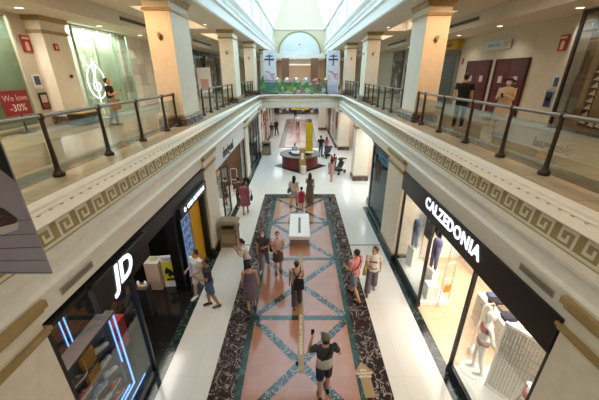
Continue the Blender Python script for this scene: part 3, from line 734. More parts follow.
# ---------- blue glass shop and the pale recess on the right
window(10, 3.56, 11.3, 14.1, .1, 3.42, greyfr, glass('blue_glass', '#93a9b2', .7), .07)
t = T('shop_sign', 'white and blue lit screen sign high behind the blue shop glass', 'shop sign', (3.72, 12.8, 2.95))
MB().box(-.03,.04,-.85,.85,-.2,.2).build('sign_box', blackm, t); MB().box(-.04,-.03,-.8,.8,-.17,.17).build('lit_face', emis('sign_ice', '#cfeaf2', 3.0), t)
text_mesh('lettering', 'PHARMA', mat('letter_blue', '#3c6f9c', .5), .24, t, face_frame((-.045,0,0), (0,-1,0), (0,0,1)), .003)
S('wall_shop_blue', MB().box(5.2, 5.3, 11.25, 14.35, 0, 3.42), MATS['shop_blue_wall'])
S('wall_shop_recess', MB().box(6.0, 6.1, 14.45, 19.25, 0, 3.42), white)
for i, y in enumerate((15.3, 16.4, 17.5)):
    t = T('goods_poster', f'pale product poster in the white recess past the blue glass, {["first","middle","last"][i]} of three', 'poster', (5.98, y, 1.75), 0, 'posters in the white recess')
    MB().box(-.03,0,-.42,.42,-.7,.7).build('frame', whitepl, t); MB().box(-.034,-.03,-.38,.38,-.66,.66).build('print', speckle('poster_pale', ['#f3efe9','#e7c9c0','#d9dde2','#f6f2ec','#cfa79a'], 3.0), t)
# beyond: rosy shops either side
for i, (y0, y1) in enumerate(((19.6,21.9),(22.2,24.5),(24.8,26.7))): window(11+i, 4.7, y0, y1, .1, 3.2, mat('frame_pale', '#cdc3b8', .5))
S('wall_shop_rose', MB().box(6.0,6.1,19.35,27.55,0,3.42), pinkw)
for k in range(5):
    t = T('display_shelf', f'pale shelf unit of boxed goods in the rosy shop, {["first","second","third","fourth","fifth"][k]} from the blue-glass shop', 'shelf unit', (5.75, 20.3+k*1.45, 0), 0, 'shelf units in the rosy shop')
    MB().box(-.2,.2,-.55,.55,0,2.2).build('carcass', warmw, t)
    q = MB()
    for z in (.5,.95,1.4,1.85): q.box(-.34,-.2,-.52,.52,z-.015,z)
    q.build('shelf', whitepl, t)
    q = MB()
    for z in (.5,.95,1.4,1.85):
        for j in range(7): q.box(-.31,-.22,-.48+j*.14,-.48+j*.14+.1,z,z+.12+.05*((j*3+k) % 4))
    b = q.build('goods', speckle('goods_print', ['#b5443c','#e2d2c2','#5d5a66','#caa06a','#e9e4dc','#8a3f4c'], 6.0), t); b['kind'] = 'stuff'
# under the bridge
for s in (1, -1):
    a = X(s, 3.6)
    ys = (28.2, 31.2, 34.4, 37.6, 40.8, 44)
    for i in range(5):
        y0, y1 = ys[i], ys[i+1]
        m = [pinkw, mat('far_beige', '#d8c3ad', .6), white, mat('far_terracotta', '#a5705a', .6), mat('far_cream', '#e6d9c6', .6)][(i+(0 if s > 0 else 2)) % 5]
        S(f'wall_far_{SD[s]}', MB().box(*sorted((a, a+s*.1)), y0, y0+.55, 0, 3.5), m)
        S(f'wall_far_{SD[s]}', MB().box(*sorted((a+s*1.4, a+s*1.5)), y0, y1, 0, 3.5), m)
        S(f'trim_far_{SD[s]}', MB().box(*sorted((a, a+s*.15)), y0, y1, 3.0, 3.5), white)
        t = T('display_shelf', f'{["first","second","third","fourth","fifth"][i]} shelf unit of goods along the {SD[s]} side under the bridge', 'shelf unit', (a+s*1.2, (y0+y1)/2+.3, 0), 0 if s > 0 else PI, 'shelf units under the bridge')
        MB().box(-.15,.15,-.9,.9,0,2.1).build('carcass', m, t)
        q = MB()
        for z in (.3,.8,1.3,1.7):
            for j in range(9): q.box(-.3,-.15,-.85+j*.19,-.85+j*.19+.14,z,z+.2+.04*((j*5+i) % 4))
        g = q.build('goods', MATS['goods_print'], t); g['kind'] = 'stuff'
t = T('shop_sign', 'red hanging shop sign on the left wall under the bridge', 'shop sign', (-3.4, 29.3, 2.5)); MB().rbox(-.04,.04,-.4,.4,-.3,.3,.01,1).build('sign_box', redm, t); text_mesh('lettering', 'SALE', whitepl, .26, t, face_frame((.045,0,0), (0,1,0), (0,0,1)), .003)
t = T('shop_sign', 'red round sign high on the left wall just past the bin at the bridge', 'shop sign', (-3.36, 27.0, 2.1)); q = MB(); q.loft([[(x, .3*math.cos(a), .3*math.sin(a)) for a in [2*PI*k/20 for k in range(20)]] for x in (-.04,.04)]); q.build('disc', redm, t)
t = T('hanging_sign', 'yellow sign hanging under the bridge ceiling far along the hall', 'hanging sign', (.06, 40, 2.3)); MB().rbox(-1.15,1.15,-.05,.05,-.27,.27,.01,1).build('board', mat('sign_yellow', '#d8ba1e', .5), t)
for sx in (-.8,.8): MB().tube([(sx,0,.27),(sx,0,1.2)], .012, 6).build('rod', greyfr, t)
text_mesh('lettering', 'SALIDA', blackm, .36, t, face_frame((0,-.055,0), (1,0,0), (0,0,1)), .002)
for i, (x, w, m) in enumerate(((-2.6,1.8,'#7c5a48'),(0,2.2,'#2c2a30'),(2.7,1.9,'#8a6250'))):
    t = T('shopfront', f'distant {["brown shopfront left of the dark doorway","dark glazed doorway at the end of the hall","brown shopfront right of the dark doorway"][i]}', 'shopfront', (x, 52, 0)); MB().box(-w/2,w/2,0,.2,0,3.0).build('front', mat('far_front'+str(i), m, .5), t)
    MB().box(-w/2+.15,w/2-.15,-.02,0,.2,2.3).build('glazing', speckle('far_goods'+str(i), ['#3a3036','#8c6a58','#c9b6a6','#57606e','#e6ded2'], 2.2), t)
    MB().box(-w/2+.1,w/2-.1,-.05,0,2.45,2.85).build('fascia', emis('far_fascia', '#f2e6d2', 1.2), t)
# ================================================================== things standing in the hall
def stone_bin(loc, label):
    t = T('litter_bin', label, 'litter bin', loc); m = mat('bin_stone', '#8f7d62', .6, hex2='#7d6c53', scale=14)
    MB().loft([[(-a,-c,z),(a,-c,z),(a,c,z),(-a,c,z)] for z, a, c in ((0,.36,.30),(.08,.36,.30),(.08,.34,.28),(.72,.34,.28),(.72,.38,.32),(.79,.38,.32))]).build('body', m, t)
    q = MB(); q.box(-.32,-.24,-.26,.26,.79,1.0); q.box(.24,.32,-.26,.26,.79,1.0); q.box(-.24,.24,.2,.26,.79,1.0); q.build('hood_frame', m, t)
    MB().box(-.24,.24,-.2,.2,.80,.98).build('opening', mat('bin_dark', '#2c251e', .7), t)
    MB().loft([[(-a,-c,z),(a,-c,z),(a,c,z),(-a,c,z)] for z, a, c in ((1.0,.38,.32),(1.06,.38,.32),(1.14,.27,.22))]).build('lid', m, t)
    MB().box(-.25,.25,-.30,-.285,.2,.6).build('front_panel', mat('bin_panel', '#a5926f', .6), t)
stone_bin((-2.83,10.65,0), 'tan stone litter bin standing by the dark kerb near the two men on the left')
stone_bin((-2.8,25.2,0), 'tan stone litter bin at the left under the bridge front')
t = T('bench', 'long white slab bench with a dark slot in the middle of the pink floor', 'bench', (.0, 11.5, 0))
MB().rbox(-.43,.43,-1.06,1.06,.30,.46,.015,2).build('seat_slab', mat('bench_white', '#e9e7e4', .3), t)
MB().rbox(-.36,.36,-.96,.96,0,.30,.01,1).build('base', mat('bench_base', '#8f8079', .4), t)
MB().box(-.05,.05,-.75,.65,.455,.466).build('slot', mat('slot_olive', '#6a6148', .5), t)
# kiosk
t = T('kiosk', 'round dark red information kiosk with a brown counter top', 'kiosk', (.04, 21.85, 0))
MB().lathe([(1.30,0),(1.34,.08),(1.34,.86),(1.30,.90),(.95,.90),(.95,.05),(1.0,0)], n=40).build('drum', mat('kiosk_red', '#74201f', .35, hex2='#651a1a', scale=2), t, False)
q = MB()
rings = []
for r, z in ((1.50,.90),(1.50,.97),(.85,.97),(.85,.90)): rings.append(ellipse((0,0,z), Vector((1,0,0)), Vector((0,1,0)), r, r, 40))
q.loft(rings, closed=True); q.build('counter_top', mat('kiosk_top', '#4b3f39', .3, hex2='#584a43'), t)
MB().lathe([(1.36,.0),(1.36,.07),(1.30,.07)], n=40).build('kick_band', blackm, t)
q = MB(); q.lathe([(.38,1.0-.1),(.38,1.02),(.3,1.05)], (-.3,.25,0), 24); q.build('inner_desk', whitepl, t)
t = T('advert_panel', 'tall bright yellow advert panel rising from the kiosk', 'advert panel', (.72, 22.1, .97))
MB().rbox(-.26,.26,-.06,.06,.06,2.15,.01,1).build('panel', mat('panel_yellow', '#d6bd14', .5, hex2='#c9ae10'), t)
MB().lathe([(.32,0),(.32,.03),(.06,.08)], n=20).build('foot', whitepl, t)
t = T('info_stand', 'narrow gilt information stand with white notices in front of the kiosk', 'information stand', (.2, 20.2, 0))
MB().rbox(-.22,.22,-.03,.03,.05,1.72,.006,1).build('board', mat('stand_gilt', '#a98b4e', .45), t)
MB().box(-.3,.3,-.15,.15,0,.05).build('foot', mat('stand_foot', '#6a5836', .5), t)
MB().box(-.09,.09,-.035,-.03,.95,1.4).build('notice', whitepl, t)
o = MB().lathe([(.19,0),(.2,.02),(.19,.45),(.2,.55),(.17,.56)], n=20).build('waste_pot', mat('pot_white', '#dad6cd', .5), None, True); o.location = (.27, 19.85, 0); tag(o, 'round white pot on the floor in front of the kiosk stand', 'pot')
# floor stickers
t = T('floor_sticker', 'long gilt guidance strip with pale lettering along the middle of the pink floor', 'floor sticker', (.045, 7.6, .0062))
MB().box(-.075,.075,-2.72,2.72,0,.001).build('strip', mat('sticker_gilt', '#a08256', .35), t)
text_mesh('lettering', 'MANTENGA LA DISTANCIA', mat('sticker_white', '#efe9dc', .5), .115, t, Matrix(((0,-1,0,0),(1,0,0,-1.55),(0,0,1,.0013),(0,0,0,1))), .0004, .002, .95)
t = T('floor_sticker', 'gilt arrow sticker pointing away on the floor beside the man in the cap', 'floor sticker', (1.52, 4.75, .0062), .06)
MB().prism([(-.12,-.45),(.12,-.45),(.12,.12),(.25,.12),(0,.42),(-.25,.12),(-.12,.12)], 'z', 0, .001).build('arrow', MATS['sticker_gilt'], t)
for i, w in enumerate(('SIGA', 'LA FLECHA', 'GRACIAS')): text_mesh('lettering', w, MATS['sticker_white'], .075, t, Matrix.Translation((0,.2-.08*i,.0013)), .0004, .001)
# pushchairs
def pushchair(loc, rz, label, m):
    t = T('pushchair', label, 'pushchair', loc, rz)
    for sx in (-1,1):
        for y, r in ((-.32,.13),(.34,.10)):
            w = MB(); w.loft([[(sx*.24+dx, y+r*math.cos(a), r+r*math.sin(a)) for a in [2*PI*k/16 for k in range(16)]] for dx in (-.02,.02)]); w.build('wheel', blackm, t)
        MB().tube([(sx*.22,.34,.12),(sx*.22,-.1,.55),(sx*.22,-.5,1.0)], .014, 6).build('side_tube', greyfr, t)
        MB().tube([(sx*.22,-.32,.13),(sx*.22,0,.45)], .014, 6).build('rear_tube', greyfr, t)
    MB().tube([(-.22,-.5,1.0),(.22,-.5,1.0)], .018, 8).build('handle', blackm, t)
    MB().loft([[(x,y,z) for x,y,z in ((-.19,a,b),(.19,a,b),(.19,a+.04,b+.06),(-.19,a+.04,b+.06))] for a, b in ((.3,.3),(.15,.42),(-.08,.42),(-.28,.8))]).build('seat', m, t)
    MB().loft([[(sxx*.2*c, -.28+.36*math.sin(ph)*1.0, .74+.3*math.cos(ph)*1.0) for sxx in (-1,1)]+[(.17*c, -.28+.33*math.sin(ph), .72+.27*math.cos(ph)), (-.17*c, -.28+.33*math.sin(ph), .72+.27*math.cos(ph))] for ph, c in ((-.7,1),(-.2,1.1),(.3,1.1),(.8,1))]).build('hood', m, t, True)
    MB().rbox(-.18,.18,-.22,.2,.16,.3,.02,1).build('basket', blackm, t)
pushchair((2.75,20.0,0), PI*.75, 'dark pushchair with a khaki hood near the right column', mat('pram_khaki', '#4d4a3a', .8))
pushchair((2.3,24.2,0), PI*.1, 'blue-grey pushchair beside the man in the black T-shirt', mat('pram_blue', '#4c6a7c', .8))
# ================================================================== upper galleries
# left wall: window with a sale poster, signs, engaged pillar, green shop, stone-tiled wall
window(14, -8.95, 6.5, 10.6, UF+.1, 8.15, mat('frame_cream', '#cfc6b0', .5), greenglass, .07)
S('wall_niche_left', MB().box(-9.09, -9.05, 6.5, 10.6, UF, 8.2), mat('niche_green', '#c6c8b8', .6))
t = T('sale_poster', 'red poster reading We love -30% in the upper green shop window', 'poster', (-8.75, 9.75, 5.62))
MB().box(-.02,.0,-.52,.45,-.36,.36).build('board', mat('poster_red', '#96202a', .5), t)
text_mesh('lettering', 'We love', mat('poster_pink', '#e8c4bd', .5), .25, t, face_frame((.002,-.03,.14), (0,1,0), (0,0,1)), .002)
text_mesh('lettering', '-30%', whitepl, .3, t, face_frame((.002,-.03,-.15), (0,1,0), (0,0,1)), .002)
MB().box(-.02,.0,-.03,.03,-.9,-.36).build('post', greyfr, t); MB().cbox((-.01,0,-.91), (.3,.4,.02)).build('foot', greyfr, t)
for i, (y, c) in enumerate(((7.6,'#d9a3b2'),(8.6,'#c9b9a9'))):
    t = T('dressed_bust', f'{["pink","beige"][i]} clothed bust in the upper green shop window', 'dressed bust', (-8.72, y, UF))
    Xv, Yv = Vector((0,1,0)), Vector((1,0,0))
    MB().loft([ellipse((0,0,z), Xv, Yv, rx, rx*.62, 14) for z, rx in ((.75,.26),(1.0,.19),(1.2,.15),(1.4,.19),(1.5,.17),(1.56,.06))]).build('garment', mat('bust'+str(i), c, .8), t, True)
    MB().cyl(0,0,0.02,.78,.02,None,8).build('pole', chrome, t); MB().cyl(0,0,0,.02,.16,None,20).build('base', chrome, t)
q = T('column', 'engaged cream pillar with two gilt bands on the upper wall by the neon clef', 'column', (-8.85, 12.0, UF), 0, None, 'structure')
MB().box(-.25,.25,-.6,.6,0,3.52).build('shaft', warmpil, q)
q2 = MB(); q2.box(-.25,.29,-.64,.64,3.0,3.1); q2.box(-.25,.33,-.68,.68,3.38,3.52); q2.build('cap_band', tan, q); MB().box(-.25,.3,-.65,.65,0,.3).build('plinth', brmarb, q)
def wallsign(name, label, cat, loc, w, h, m, s, parts=()):
    """flat plate on the left (s=-1) or right (s=1) gallery wall; width runs along y"""
    t = T(name, label, cat, loc)
    MB().box(*sorted((0, -s*.025)), -w/2, w/2, -h/2, h/2).build('plate', m, t)
    for nm, y, z, ww, hh, mm in parts: MB().box(*sorted((-s*.025, -s*.03)), y-ww/2, y+ww/2, z-hh/2, z+hh/2).build(nm, mm, t)
    return t
def extsign(label, loc, s, sc=1.0):
    t = wallsign('extinguisher_sign', label, 'safety sign', loc, .36*sc, .5*sc, redm, s, [('caption', 0, .17*sc, .28*sc, .07*sc, mat('sign_pale', '#e3c9b6', .5))])
    q = MB(); q.prism([(-.07*sc,-.2*sc),(.07*sc,-.2*sc),(.07*sc,.02*sc),(.03*sc,.07*sc),(-.03*sc,.07*sc),(-.07*sc,.02*sc)], 'x', *sorted((-s*.025,-s*.03))); q.build('pictogram', MATS['sign_pale'], t)
extsign('red fire extinguisher sign on the upper wall by the neon clef', (-9.08,11.2,7.36), -1)
wallsign('alarm_sign', 'small square red sign on the gilt-banded pillar at upper left', 'safety sign', (-8.59,11.85,7.3), .22, .22, redm, -1, [('pictogram', 0, 0, .1, .12, MATS['sign_pale'])])
wallsign('wall_notice', 'framed blue and white notice under the extinguisher sign near the neon clef', 'notice', (-9.08,11.15,6.2), .34, .46, mat('notice_white', '#e6e4de', .5), -1, [('print', 0, .03, .24, .28, mat('print_navy', '#39456a', .5))])
wallsign('wall_poster', 'framed dark red poster on the upper wall by the neon clef just above the railing', 'poster', (-9.08,11.2,5.55), .36, .56, blackm, -1, [('print', 0, .08, .26, .26, mat('print_pale', '#c9b6ac', .5)), ('print', 0, -.16, .26, .16, mat('print_red', '#8e2b2b', .5))])
o = MB().lathe([(.0,0),(.06,.0),(.06,.05),(.02,.07)], n=14).build('door_knob', bronze, None, True); o.rotation_euler = (0,PI/2,0); o.location = (-8.59,12.2,6.35); tag(o, 'small dark round knob on the gilt-banded pillar at upper left', 'knob')
t = T('storage_crate', 'low dark ribbed crate on the upper left floor by the wall', 'crate', (-8.1,11.6,UF))
MB().rbox(-.3,.3,-.45,.45,0,.4,.01,1).build('body', blackm, t)
q = MB()
for k in range(7): q.box(.3,.315,-.42+k*.13,-.36+k*.13,.03,.37)
q.build('ribs', greyfr, t); MB().box(-.32,.32,-.47,.47,.4,.44).build('lid', mat('crate_lid', '#a0814e', .6), t)
window(15, -8.5, 12.7, 16.6, UF+.05, 8.15, mat('frame_green', '#9db3a3', .4), greenglass, .05, (14.0,15.3))
S('wall_green', MB().box(-9.09,-9.05,12.7,16.6,UF,8.2), mat('green_wall', '#d2dccb', .6, hex2='#cad6c2'))
# neon clef
t = T('neon_sign', 'white glowing oval neon sign with a music clef in the upper green shop window', 'neon sign', (-8.36, 13.3, 6.1))
def yz(pts, r): return MB().tube([(0, y, z) for y, z in pts], r, 8)
yz([(.56*math.cos(2*PI*k/36), .02+.64*math.sin(2*PI*k/36)) for k in range(37)], .015).build('ring', neon, t, True)
cl = [(-.02,-.78),(-.02,-.3),(-.04,.2),(-.06,.6),(.0,.86),(.08,.66),(.02,.36),(-.14,.06),(-.16,-.2),(-.02,-.34),(.13,-.24),(.12,-.06),(.0,-.02),(-.06,-.14)]
def smooth(p, n=4):
    out = []
    for i in range(len(p)-1):
        p0, p1, p2, p3 = p[max(i-1,0)], p[i], p[i+1], p[min(i+2,len(p)-1)]
        for k in range(n):
            u = k/n; out.append(tuple(.5*((2*b)+(c-a)*u+(2*a-5*b+4*c-d)*u*u+(-a+3*b-3*c+d)*u**3) for a,b,c,d in zip(p0,p1,p2,p3)))
    return out+[p[-1]]
yz([(y*1.35, z) for y, z in smooth(cl)], .015).build('clef', neon, t, True)
MB().cbox((0,0,-.82), (.08,.3,.05)).build('base', whitepl, t); MB().tube([(0,0,-1.38),(0,0,-.8)], .02, 8).build('stem', whitepl, t)
MB().cbox((0,0,-1.39), (.3,.3,.02)).build('foot', whitepl, t)
# stone-tile wall
tw = [mat('tile_light', '#cfc9b8', .6), mat('tile_mid', '#b5ae9c', .6), mat('tile_pale', '#ddd8c9', .6)]
random.seed(11)
bl = [MB(), MB(), MB()]
y = 16.75
while y < 26:
    z = UF
    while z < 8.2:
        h = min(random.choice((.55,.8,1.1)), 8.22-z)
        bl[random.randrange(3)].box(-9.1,-8.96,y+.012,y+.76,z+.012,z+h); z += h
    y += .775
for b_, m in zip(bl, tw): S('wall_tiled', b_, m)
# left far shops
for i, (y0, y1) in enumerate(((26.4,29.5),(30,34),(35,40))):
    window(16+i, -8.6, y0, y1, UF+.05, 7.8, mat('frame_dark', '#34302e', .5), paneglass)
t = T('roller_display', 'tall white rolled banner stand on the neon-clef gallery behind the second pillar', 'banner stand', (-7.2,24.5,UF)); MB().rbox(-.5,.5,-.02,.02,.06,2.1,.005,1).build('banner', mat('banner_white', '#e9eef2', .5), t); MB().box(-.5,.5,-.1,.1,0,.06).build('base', greyfr, t)
MB().box(-.3,.3,-.024,-.02,.6,1.3).build('print', mat('print_pinkish', '#d8a7a7', .5), t)
for k, (yy, c) in enumerate(((27.0,'#4d4540'),(30.5,'#6a4a3c'),(33.5,'#82786e'))):
    t = T('shopfront', f'shopfront of the neon-clef gallery beyond the tiled wall, {["nearest","middle","farthest"][k]} of three', 'shopfront', (-8.95, yy+1.2, UF)); MB().box(-.1,0,-1.5,1.5,0,3.5).build('front', mat('gal_front'+str(k), c, .5), t)
    MB().box(0,.02,-1.3,1.3,.3,2.5).build('glazing', speckle('gal_goods'+str(k), ['#3a3036','#9a8878','#c9c6c0','#57606e'], 2.0), t)
# right wall: shuttered shop, maroon double doors, signs, poster shop
t = T('shutter_shop', 'closed grey roller shutter under a yellow fascia on the maroon-door gallery', 'shopfront', (9.08,19.9,UF))
MB().box(-.12,0,-1.15,1.15,0,2.9).build('surround', mat('surround_grey', '#7f8584', .5), t)
q = MB()
for k in range(34): q.box(-.15,-.12,-1.02,1.02,.02+k*.082,.02+k*.082+.07)
q.build('roller_shutter', mat('shutter_grey', '#5d6668', .45, .4), t)
MB().box(-.3,0,-1.2,1.2,3.0,3.5).build('fascia', mat('fascia_yellow', '#c79a2c', .5), t)
text_mesh('lettering', 'Camper', blackm, .34, t, face_frame((-.305,0,3.25), (0,-1,0), (0,0,1)), .004)
dm = mat('door_maroon', '#5a1a22', .35, hex2='#521720'); dm2 = mat('door_frame_maroon', '#3f1218', .4)
for i, (yc, w) in enumerate(((14.05,2.0),(16.6,2.0))):
    t = T('double_door', f'maroon double doors on the maroon-door gallery, {["nearer","farther"][i]} of the two pairs', 'door', (9.09,yc,UF), 0, 'maroon double doors'); 
    q = MB(); q.box(-.1,0,-w/2-.08,-w/2,0,2.33); q.box(-.1,0,w/2,w/2+.08,0,2.33); q.box(-.1,0,-w/2,w/2,2.25,2.33); q.build('frame', dm2, t)
    for sx in (-1,1):
        a, c = sorted((sx*.01, sx*w/2))
        lf = MB().box(-.07,-.01,a,c,.01,2.25).build('door_leaf', dm, t)
        MB().box(-.085,-.07,(a+c)/2-.14,(a+c)/2+.14,1.35,1.63).build('pictogram', mat('picto_white', '#cfc9c0', .5), lf)
        MB().tube([(-.11,sx*.1,1.0),(-.11,sx*.8,1.0)], .02, 8).build('push_bar', blackm, lf)
t = T('wall_sign', 'pale blue and white sign plate above the maroon doors', 'sign', (9.05,15.35,7.62))
MB().box(-.06,0,-.95,.95,-.17,.17).build('plate', mat('plate_blue', '#c6d9e2', .4), t); text_mesh('lettering', 'SERVICIOS', mat('letter_teal', '#5e8ea2', .5), .2, t, face_frame((-.065,.2,0), (0,-1,0), (0,0,1)), .002)
MB().box(-.066,-.06,-.9,-.5,-.13,.13).build('pictogram', mat('picto_sand', '#cdb892', .5), t)
extsign('red fire extinguisher sign on the upper wall by the maroon doors', (9.08,11.6,7.42), 1)
wallsign('alarm_sign', 'small red sign between the yellow fascia and the maroon doors', 'safety sign', (9.08,18.35,7.05), .16, .3, redm, 1)
wallsign('wall_notice', 'small glossy blue notice on the upper wall by the maroon doors', 'notice', (9.08,11.4,6.2), .3, .44, mat('notice_bluewhite', '#c9d3e6', .25), 1, [('print', -.03, -.03, .2, .3, mat('print_slate', '#3c3f55', .4))])
wallsign('wall_notice', 'larger dark blue notice below the small glossy one near the maroon doors', 'notice', (9.08,11.5,5.6), .38, .62, mat('notice_steel', '#8f9cc0', .3), 1, [('print', 0, -.02, .3, .5, mat('print_dark', '#2b2a3c', .4)), ('print', 0, .0, .2, .12, mat('print_brick', '#7c4038', .4))])
window(20, 8.6, 4.6, 10.55, UF+.05, 8.2, mat('frame_charcoal', '#2f2d2b', .4), glass('smoke_glass', '#f2eee8', .6), .09, (7.6,))
S('wall_return', MB().box(8.56,9.1,10.55,10.65,UF,8.2), wallL)
S('wall_niche_right', MB().box(9.04,9.09,4.6,10.55,UF,8.2), mat('niche_tan', '#a39179', .6))
t = T('window_poster', 'tan poster with rosy capitals inside the upper bright shop window', 'poster', (8.97,10.22,6.0)); MB().box(-.01,.0,-.28,.28,-.45,.45).build('sheet', mat('sheet_tan', '#b7a48c', .6), t)
text_mesh('lettering', 'MODA', mat('letter_rose', '#b96a62', .5), .17, t, face_frame((-.012,0,.0), (0,-1,0), (0,0,1)), .002); text_mesh('lettering', 'NUEVA COLECCION', blackm, .05, t, face_frame((-.012,0,.3), (0,-1,0), (0,0,1)), .002)
t = T('patterned_frame', 'tall black and white triangle-patterned frame in the upper bright shop window', 'display frame', (8.97,8.98,UF))
q = MB(); q.box(-.01,.02,.62,.9,.2,3.3); q.box(-.01,.02,-1.6,.62,.2,.5); q.build('border', black, t)
q = MB()
for k in range(14): z = .3+k*.21; q.prism([(.64,z),(.88,z+.02),(.68,z+.17)], 'x', -.016, -.01)
for k in range(9): y = -1.5+k*.23; q.prism([(y,.24),(y+.2,.28),(y+.03,.46)], 'x', -.016, -.01)
q.build('triangles', whitepl, t); MB().box(0,.02,-1.6,.62,.5,3.3).build('panel', mat('panel_sand', '#ab9a86', .6), t)
text_mesh('lettering', 'NEW', mat('letter_dullred', '#8e3f3a', .5), .4, t, face_frame((-.004,-.3,1.7), (0,-1,0), (0,0,1)), .002)
# right far
for k, (yy, c) in enumerate(((23.2,'#8d9096'),(26.4,'#aeb2b5'),(30.2,'#6d6862'))):
    t = T('shopfront', f'grey shopfront of the maroon-door gallery beyond the shuttered shop, {["nearest","middle","farthest"][k]} of three', 'shopfront', (9.05, yy, UF)); MB().box(-.1,0,-1.5,1.5,0,3.5).build('front', mat('gal_grey'+str(k), c, .4), t)
    MB().box(-.12,-.1,-1.3,1.3,.2,2.7).build('glazing', speckle('gal_glz'+str(k), ['#4c5054','#8f9599','#c2c7ca','#6a5f5a'], 1.8), t)
# wrapped columns and play figures behind the bridge railing
for s, x, lab in ((1, 2.92, 'right'), (-1, -2.6, 'left')):
    t = T('wrapped_column', f'square column wrapped in white printed sheets at the {lab} end of the bridge', 'column wrap', (x, 28.9, UF)); wv = .52
    MB().box(-wv,wv,-.4,.4,0,3.5).build('wrap', mat('wrap_white', '#e4e6ee', .5, hex2='#d3d3e2', scale=3), t)
    q = MB(); q.box(-.42,.42,-.41,-.4,2.72,2.86); q.box(-.05,.05,-.41,-.4,2.3,3.2); q.box(-.3,.3,-.41,-.4,3.0,3.1); q.build('dark_print', mat('print_ink', '#3f4866', .5), t)
    q = MB(); q.box(-.42,.42,-.41,-.4,1.2,1.9); q.build('rose_print', speckle('rose_print', ['#e7d9de','#cfa9b0','#dcdfe8','#b9a3b4'], 4.0), t)
    q = MB(); q.box(-.45,.45,-.41,-.4,.05,.75); q.build('blue_print', mat('print_lilac', '#b7bcd6', .5, hex2='#cdd0e0', scale=6), t)
def blob(name, label, cat, loc, balls, m, extra=()):
    t = T(name, label, cat, loc, 0, 'soft play figures'); q = MB()
    for c, r in balls: q.ball(c, r, 14)
    q.build('body', m, t, True)
    for nm, bl_, mm in extra:
        for c, r in bl_: MB().ball(c, r, 10).build(nm[:-1] if nm.endswith('s') else nm, mm, t, True)
wm = mat('vinyl_white', '#ecebe8', .4); gm = mat('vinyl_green', '#56a888', .4); rm = mat('vinyl_red', '#c4383c', .4); ym = mat('vinyl_yellow', '#e3c22e', .4); bm_ = mat('vinyl_black', '#26262c', .4)
blob('play_arch', 'teal green soft play arch at the left end behind the bridge railing', 'play arch', (-2.9,31.0,UF), [((.9*math.cos(PI*k/10), 0, .25+1.25*math.sin(PI*k/10)), .22) for k in range(11)], gm, [('spots', [((.6,-.2,1.25),.09),((-.5,-.2,1.3),.08),((0,-.22,1.5),.08)], mat('vinyl_pink', '#dba5c4', .4))])
for i, x in enumerate((-2.1,-1.2,-.3,.6)):
    blob('play_figure', f'white rounded soft play figure behind the bridge railing, {["first","second","third","fourth"][i]} from the left', 'play figure', (x,30.4+.1*(i % 2),UF), [((0,0,.45),.42),((0,-.05,1.05),.28)], wm, [('patch', [((-.16,-.24,1.18),.07),((.16,-.24,1.16),.07),((.05*(i-1),-.38,.55),.09)], [bm_, rm, bm_, mat('vinyl_blue', '#4b6fb5', .4)][i])])
blob('play_ball', 'big red soft play ball behind the bridge railing', 'play ball', (1.62,30.9,UF), [((0,0,.75),.5),((.1,0,.3),.3)], rm, [('spots', [((.25,-.3,1.1),.13),((-.2,-.42,.7),.1)], bm_)])
blob('play_figure', 'bright yellow soft play figure behind the bridge railing', 'play figure', (2.7,30.5,UF), [((0,0,.45),.42),((-.12,-.05,1.05),.3),((.3,0,.8),.2)], ym, [('patch', [((-.2,-.3,1.15),.06),((.0,-.34,1.12),.06)], bm_)])
for i, (x, c) in enumerate(((-3.9,'#6a4b3c'),(3.9,'#75543f'),(-1.9,'#7a5642'),(2.0,'#7a5642'))):
    S('wall_far_upper', MB().box(x-.5,x+.5,44,44.4,UF,8.2), mat('brown_pier'+str(i), c, .5))
S('wall_far_upper', MB().box(-9,9,55,55.2,UF,8.2), mat('far_upper_wall', '#d3bda4', .6))
t = T('light_band', 'long white lit ceiling band far beyond the bridge', 'ceiling light', (0,50.2,7.4)); MB().box(-2.6,2.6,-.3,.3,0,.78).build('housing', white, t); MB().box(-2.5,2.5,-.31,-.3,.03,.2).build('diffuser', emis('band_light', '#fff3dc', 1.3), t)
# hanging poster close to the camera on the left
t = T('hanging_poster', 'large hanging poster showing a maroon trainer on grey planks, cut off by the frame', 'hanging poster', (-2.62,2.0,5.0))
MB().box(-.62,.62,-.006,.006,0,3.4).build('sheet', mat('poster_planks', '#a39aa3', .6, hex2='#988e98', scale=2), t)
q = MB()
for k in range(5): q.prism([(-.62,.02+.09*k),(.62,-.05+.12*k+.06),(.62,-.046+.12*k+.06),(-.62,.026+.09*k)], 'y', -.0075, -.006)
q.build('plank_lines', mat('plank_dark', '#3e3742', .6), t)
MB().prism([(-0.560,0.680),(0.280,0.680),(0.360,0.920),(0.400,1.320),(-0.560,1.320)], 'y', -.0085, -.006).build('trouser_print', mat('print_mauve', '#7b6268', .6), t)
MB().prism([(-.62,1.12),(.34,1.12),(.62,.80),(.62,3.4),(-.62,3.4)], 'y', -.0095, -.0085).build('dark_print', mat('print_black', '#161318', .6), t)
MB().prism([(-0.280,0.420),(0.360,0.400),(0.480,0.440),(0.530,0.500),(0.460,0.580),(0.340,0.630),(0.280,0.720),(-0.280,0.720)], 'y', -.0105, -.0085).build('shoe_print', mat('print_maroon', '#45242a', .5), t)
MB().prism([(-0.280,0.390),(0.380,0.370),(0.500,0.410),(0.530,0.470),(0.360,0.425),(-0.280,0.445)], 'y', -.0115, -.0105).build('sole_print', mat('print_cream', '#cfc5bd', .5), t)
MB().prism([(0.060,0.540),(0.280,0.500),(0.420,0.520),(0.290,0.550),(0.380,0.590),(0.240,0.590),(0.060,0.580)], 'y', -.0115, -.0105).build('stripe_print', MATS['print_cream'], t)
for x in (-.5,.5): MB().tube([(x,0,3.4),(x,0,7.15)], .006, 6).build('cord', greyfr, t)
